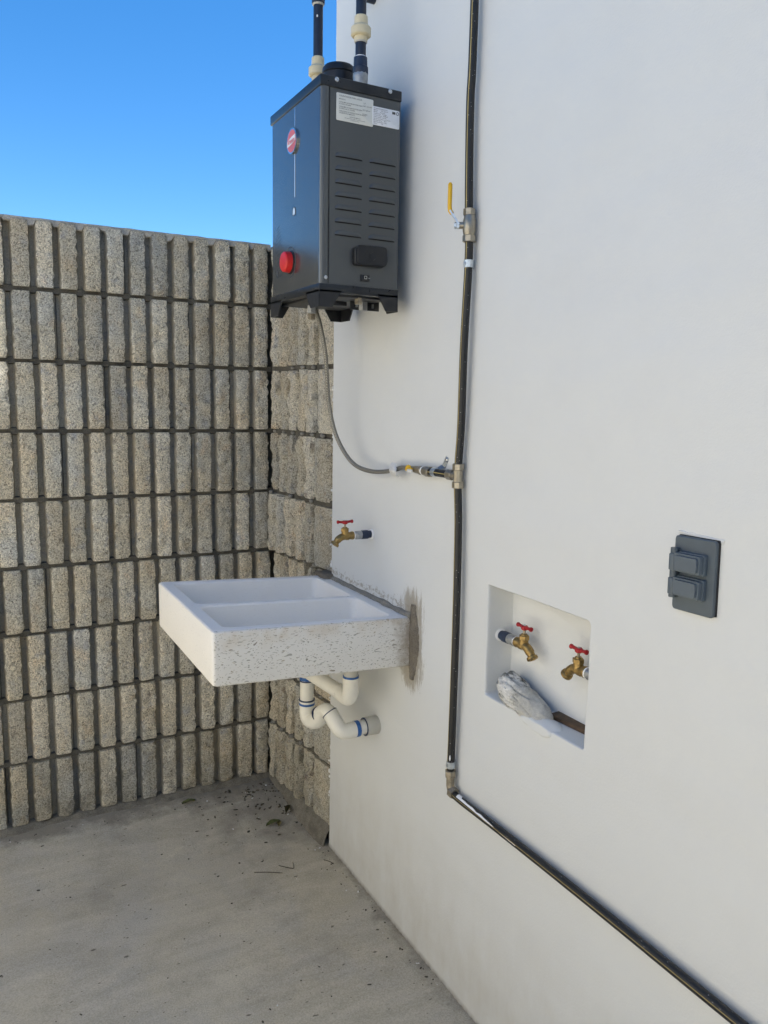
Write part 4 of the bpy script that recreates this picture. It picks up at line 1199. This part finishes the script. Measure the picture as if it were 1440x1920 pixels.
for k in range(26):
    an = math.radians(-62+k*9.4)
    c = kc+Vector((-.0004, -math.sin(an)*.034*-1 if False else math.sin(-an)*.034, math.cos(an)*.034))
    bm = BM(); wd = .0007+.0009*k/26
    t = bmesh.new(); tg = Vector((0, -math.cos(an), -math.sin(an))); nr = Vector((0, -math.sin(an), math.cos(an)))
    vs = [t.verts.new(c+tg*.0028*a_+nr*wd*b_) for a_, b_ in ((-1, -1), (1, -1), (1, 1), (-1, 1))]; t.faces.new(vs); merge(bm, t)
    obj('dial_mark', bm, 'label_ink', cover, smooth=False)
bm = BM()
for k in range(13):   # fine hatching printed beside the dial
    z_ = 1.708-.0085*k; t = bmesh.new(); y0_ = -.603-.001*math.sin(k)
    L_ = .022+.012*math.sin(math.pi*k/12)
    vs = [t.verts.new(p) for p in ((HX0-.0004, y0_-.006, z_), (HX0-.0004, y0_-.006-L_, z_+.007), (HX0-.0004, y0_-.006-L_, z_+.0078), (HX0-.0004, y0_-.006, z_+.0010))]; t.faces.new(vs); merge(bm, t)
for k in range(15):
    z_ = 1.705-.0072*k; t = bmesh.new()
    vs = [t.verts.new(p) for p in ((HX0-.0004, -.5985, z_), (HX0-.0004, -.6000, z_), (HX0-.0004, -.6000, z_+.0045), (HX0-.0004, -.5985, z_+.0045))]; t.faces.new(vs); merge(bm, t)
obj('hatch_print', bm, 'label_ink', cover, smooth=False)
text('print', '8', .022, (HX0-.0005, -.612, 1.598), (0, -1, 0), (0, 0, 1), 'label_ink', cover, 'LEFT', .0006)
text('print', 'litros', .010, (HX0-.0005, -.627, 1.598), (0, -1, 0), (0, 0, 1), 'label_ink', cover)
# bottom skirt with feet
bm = BM(); box(bm, (HX0-.0025, HY0-.0025, HZ0-.017), (HX1+.001, HY1+.0025, HZ0+.001), .001); sk_ = obj('bottom_skirt', bm, 'black_trim', heater)
def foot(pts, name='foot'):
    """pts: plan corner with two plates meeting; each plate a trapezoid"""
    bm = BM()
    for (p0, p1, q1, q0) in pts:
        a_ = [Vector(p) for p in (p0, p1, q1, q0)]; n_ = (a_[1]-a_[0]).cross(a_[3]-a_[0]).normalized()*.0015
        vs = [bm.verts.new(p+n_) for p in a_]+[bm.verts.new(p-n_) for p in a_]
        for f in ((0, 1, 2, 3), (7, 6, 5, 4), (0, 4, 5, 1), (1, 5, 6, 2), (2, 6, 7, 3), (3, 7, 4, 0)): bm.faces.new([vs[k_] for k_ in f])
    return obj(name, bm, 'black_plastic', sk_, sharp=20)
zt, zb = HZ0-.012, HZ0-.048
for cy_, s_ in ((HY0-.001, 1), (HY1+.001, -1)):
    for cx_, sx_ in ((HX0-.001, 1), (HX1, -1)):
        foot([((cx_, cy_, zt), (cx_, cy_+s_*.075, zt), (cx_, cy_+s_*.048, zb), (cx_, cy_, zb)),
              ((cx_, cy_, zt), (cx_+sx_*.052, cy_, zt), (cx_+sx_*.030, cy_, zb), (cx_, cy_, zb))])
# underside: burner tray, inlets, brackets with bright slots
bm = BM(); box(bm, (-.215, HY0+.02, HZ0-.022), (-.055, HY1-.02, HZ0-.015), .002); obj('bottom_plate', bm, 'black_plastic', sk_)
for (x_, y_, r_, h_) in ((-.13, -.59, .010, .030), (-.16, -.66, .011, .022), (-.09, -.80, .011, .024), (-.125, -.845, .009, .016)):
    bm = BM(); hexnut(bm, (x_, y_, HZ0-.018-h_), (0, 0, 1), h_, r_); obj('connector', bm, 'old_brass' if r_ < .011 else 'galvanized', sk_)
bm = BM(); box(bm, (-.185, -.775, HZ0-.031), (-.120, -.765, HZ0-.019), .001); box(bm, (-.120, -.795, HZ0-.040), (-.045, -.790, HZ0-.016), .001)
obj('bottom_bracket', bm, 'black_plastic', sk_)
bm = BM()
for x_, w_, h_ in ((-.105, .004, .010), (-.085, .005, .013), (-.063, .0045, .009)): box(bm, (x_-w_/2, HY0-.0036+.078, HZ0-.034), (x_+w_/2, HY0+.0765+.0015, HZ0-.034+h_), 0)
obj('slot_glint', bm, 'galvanized', sk_)
# flue stub on top
fc = Vector((-.1320, -.745, HZ1))
bm = BM(); lathe(bm, fc, (0, 0, 1), [(0, .0385), (.004, .0385), (.006, .0365), (.058, .0365), (.060, .0385), (.070, .0375), (.076, .033), (.076, .030), (.05, .029)], 40, cap=False); obj('flue_collar', bm, 'vent_black', heater)

# ------------------------------------------------------------------ water pipes into the heater top
def water_pipe(name, cx_, cy_, label_, parts_, top_z, r_=.0110, couple=None):
    root = empty(name, (cx_, cy_, HZ1), label_, 'water pipe')
    Z = Vector((0, 0, 1)); O = Vector((cx_, cy_, 0))
    for kind, z_ in parts_:
        if kind == 'union':
            bm = BM(); lathe(bm, O+Z*z_, Z, [(0, .0145), (.0105, .0150), (.0110, .0185)], 24); obj('union_socket', bm, 'cream_cpvc', root)
            bm = BM(); lathe(bm, O+Z*(z_+.009), Z, [(0, .0185), (.003, .0222), (.018, .0222), (.022, .0185), (.024, .0160)], 16); obj('union_nut', bm, 'cream_cpvc', root)
            bm = BM(); lathe(bm, O+Z*(z_+.032), Z, [(0, .0152), (.018, .0145), (.020, .0125)], 24); obj('union_socket', bm, 'cream_cpvc', root)
            bm = BM(); lathe(bm, O+Z*(z_-.003), Z, [(0, .0130), (.001, .0138), (.003, .0138)], 24); obj('glue_ring', bm, 'grey_pvc', root)
    return root, O, Z
r1, O1, Z1 = water_pipe('water_pipe', -.147, -.660, 'navy water pipe with cream union rising beside the flue, left of the pair', [('union', 2.049)], 2.6)
bm = BM(); lathe(bm, O1+Z1*HZ1, Z1, [(0, .0135), (.02, .0135), (.021, .0125), (.075, .0125)], 24); obj('inlet', bm, 'cream_cpvc', r1)
bm = BM(); tube(bm, [O1+Z1*2.095, O1+Z1*2.225], .0112, 24); obj('pipe', bm, 'navy_pipe', r1)
bm = BM(); lathe(bm, O1+Z1*2.2130, Z1, [(0, .0120), (.001, .0133), (.0045, .0133)], 24); obj('glue_ring', bm, 'grey_pvc', r1)
bm = BM(); lathe(bm, O1+Z1*2.2170, Z1, [(0, .0148), (.003, .0152), (.04, .0152)], 24); tube(bm, fillet([O1+Z1*2.24, O1+Z1*2.262, O1+Z1*2.262+Vector((.04, 0, 0))], .015, 5), .0150, 20); obj('elbow', bm, 'navy_coupling', r1)
bm = BM(); tube(bm, [O1+Z1*2.262+Vector((.02, 0, 0)), Vector((.02, -.660, 2.262))], .0112, 20); obj('pipe', bm, 'navy_pipe', r1)
bm = BM(); ball(bm, O1+Z1*2.187+Vector((-.006, -.0085, 0)), .002, sc=(1, 1, 1.6), seg=8); obj('glue_spot', bm, 'teflon', r1)
r2o, O2, Z2 = water_pipe('water_pipe', -.1195, -.830, 'navy water pipe with cream union and silver adapter, right of the pair', [('union', 2.080)], 2.6)
bm = BM(); lathe(bm, O2+Z2*HZ1, Z2, [(0, .0165), (.024, .0165), (.027, .0170), (.038, .0168), (.042, .015)], 12); obj('adapter', bm, 'galvanized', r2o)
bm = BM(); lathe(bm, O2+Z2*2.013, Z2, [(0, .0165), (.002, .0172), (.014, .0170), (.016, .0152), (.034, .0148), (.035, .0125)], 24); obj('coupling', bm, 'navy_coupling', r2o)
bm = BM(); lathe(bm, O2+Z2*2.047, Z2, [(0, .0125), (.0015, .0125), (.003, .0116)], 24); obj('glue_ring', bm, 'teflon', r2o)
bm = BM(); tube(bm, [O2+Z2*2.045, O2+Z2*2.085], .0116, 24); obj('pipe', bm, 'navy_pipe', r2o)
bm = BM(); tube(bm, fillet([O2+Z2*2.125, O2+Z2*2.42, Vector((.02, -.830, 2.42))], .02, 6), .0114, 24); obj('pipe', bm, 'navy_pipe', r2o)

# ------------------------------------------------------------------ litter on the floor
def leaf(c, L_, W_, ang, mat, label_, curl=.3):
    bm = BM(); t_ = []; n_ = 9; c = Vector(c)
    ca, sa = math.cos(ang), math.sin(ang)
    rows_ = []
    for i in range(n_+1):
        f_ = i/n_; w_ = W_*math.sin(math.pi*min(1, f_*1.02))**.7*(1+.35*nz(f_*6, ang, 0)); 
        row = []
        for s_ in (-1, 0, 1):
            x_ = (f_-.5)*L_; y_ = s_*w_/2; z_ = .0025+abs(s_)*W_*curl+.004*math.sin(f_*3.1)+.002*nz(f_*5, s_, ang)
            row.append(bm.verts.new(c+Vector((x_*ca-y_*sa, x_*sa+y_*ca, z_))))
        rows_.append(row)
    for a_, b_ in zip(rows_, rows_[1:]):
        for k in range(2): bm.faces.new((a_[k], a_[k+1], b_[k+1], b_[k]))
    o_ = obj('leaf', bm, mat, loc=c); tag(o_, label_, 'leaf', 'dead leaves on the floor'); return o_
def fz(x_, y_): return floor_z(x_, y_)
leaf((-.112, -.252, fz(-.112, -.252)), .050, .020, .2, 'green_leaf', 'olive green leaf lying on the floor in front of the corner')
leaf((-.095, -.262, fz(-.1, -.26)), .034, .014, 1.2, 'dry_leaf', 'small brown leaf touching the olive one near the corner')
leaf((-.020, -.100, fz(-.02, -.10)), .050, .022, 1.4, 'dry_leaf', 'dark curled leaf in the corner below the block walls', .5)
leaf((-.045, -.210, fz(-.045, -.21)), .042, .018, .9, 'dry_leaf', 'dark dry leaf against the foot of the return wall', .6)
leaf((-.330, -.050, fz(-.33, -.05)), .045, .015, .1, 'green_leaf', 'mossy green leaf at the foot of the long block wall', .4)
def twig(c, pts, label_):
    bm = BM(); P_ = [Vector((x_, y_, fz(x_, y_)+.003+.002*k)) for k, (x_, y_) in enumerate(pts)]
    tube(bm, smooth_path(P_, 4), [.0011]*(4*(len(P_)-1))+[.0006], 6)
    o_ = obj('twig', bm, 'twig', loc=P_[0]); tag(o_, label_, 'twig', 'twigs on the floor')
twig(None, [(-.250, -.470), (-.215, -.490), (-.180, -.515)], 'straight thin twig lying on the floor, left of the bent one')
twig(None, [(-.175, -.470), (-.150, -.500), (-.142, -.505), (-.135, -.480)], 'bent hooked twig on the floor near the white wall')
twig(None, [(-.045, -.500), (-.035, -.520), (-.030, -.540)], 'short twig lying close to the foot of the white wall')
bm = BM()
for i in range(300):
    r_ = random.random()
    if r_ < .35: x_, y_ = -.02-abs(random.gauss(0, .10)), -.03-abs(random.gauss(0, .14))
    elif r_ < .6: x_, y_ = random.uniform(-1.0, -.05), -.035-abs(random.gauss(0, .035))
    elif r_ < .75:
        y_ = random.uniform(-1.1, -.4); x_ = -.012-abs(random.gauss(0, .03))
    else: x_, y_ = random.uniform(-1.0, -.1), random.uniform(-1.2, -.1)
    s_ = random.uniform(.0008, .0028)*(1.4 if r_ < .35 else 1)
    mi = 1 if random.random() < .07 else 0
    t = bmesh.new(); bmesh.ops.create_icosphere(t, subdivisions=1, radius=s_)
    bmesh.ops.scale(t, vec=(random.uniform(.7, 2.6), random.uniform(.7, 1.3), random.uniform(.3, .8)), verts=t.verts)
    bmesh.ops.rotate(t, verts=t.verts, cent=(0, 0, 0), matrix=Matrix.Rotation(random.uniform(0, 6.3), 3, 'Z'))
    bmesh.ops.translate(t, vec=(x_, y_, fz(x_, y_)+s_*.3), verts=t.verts); merge(bm, t, mi)
lt = obj('litter', bm, ['twig', 'white_crumb'], loc=(0, 0, 0)); lt['kind'] = 'stuff'
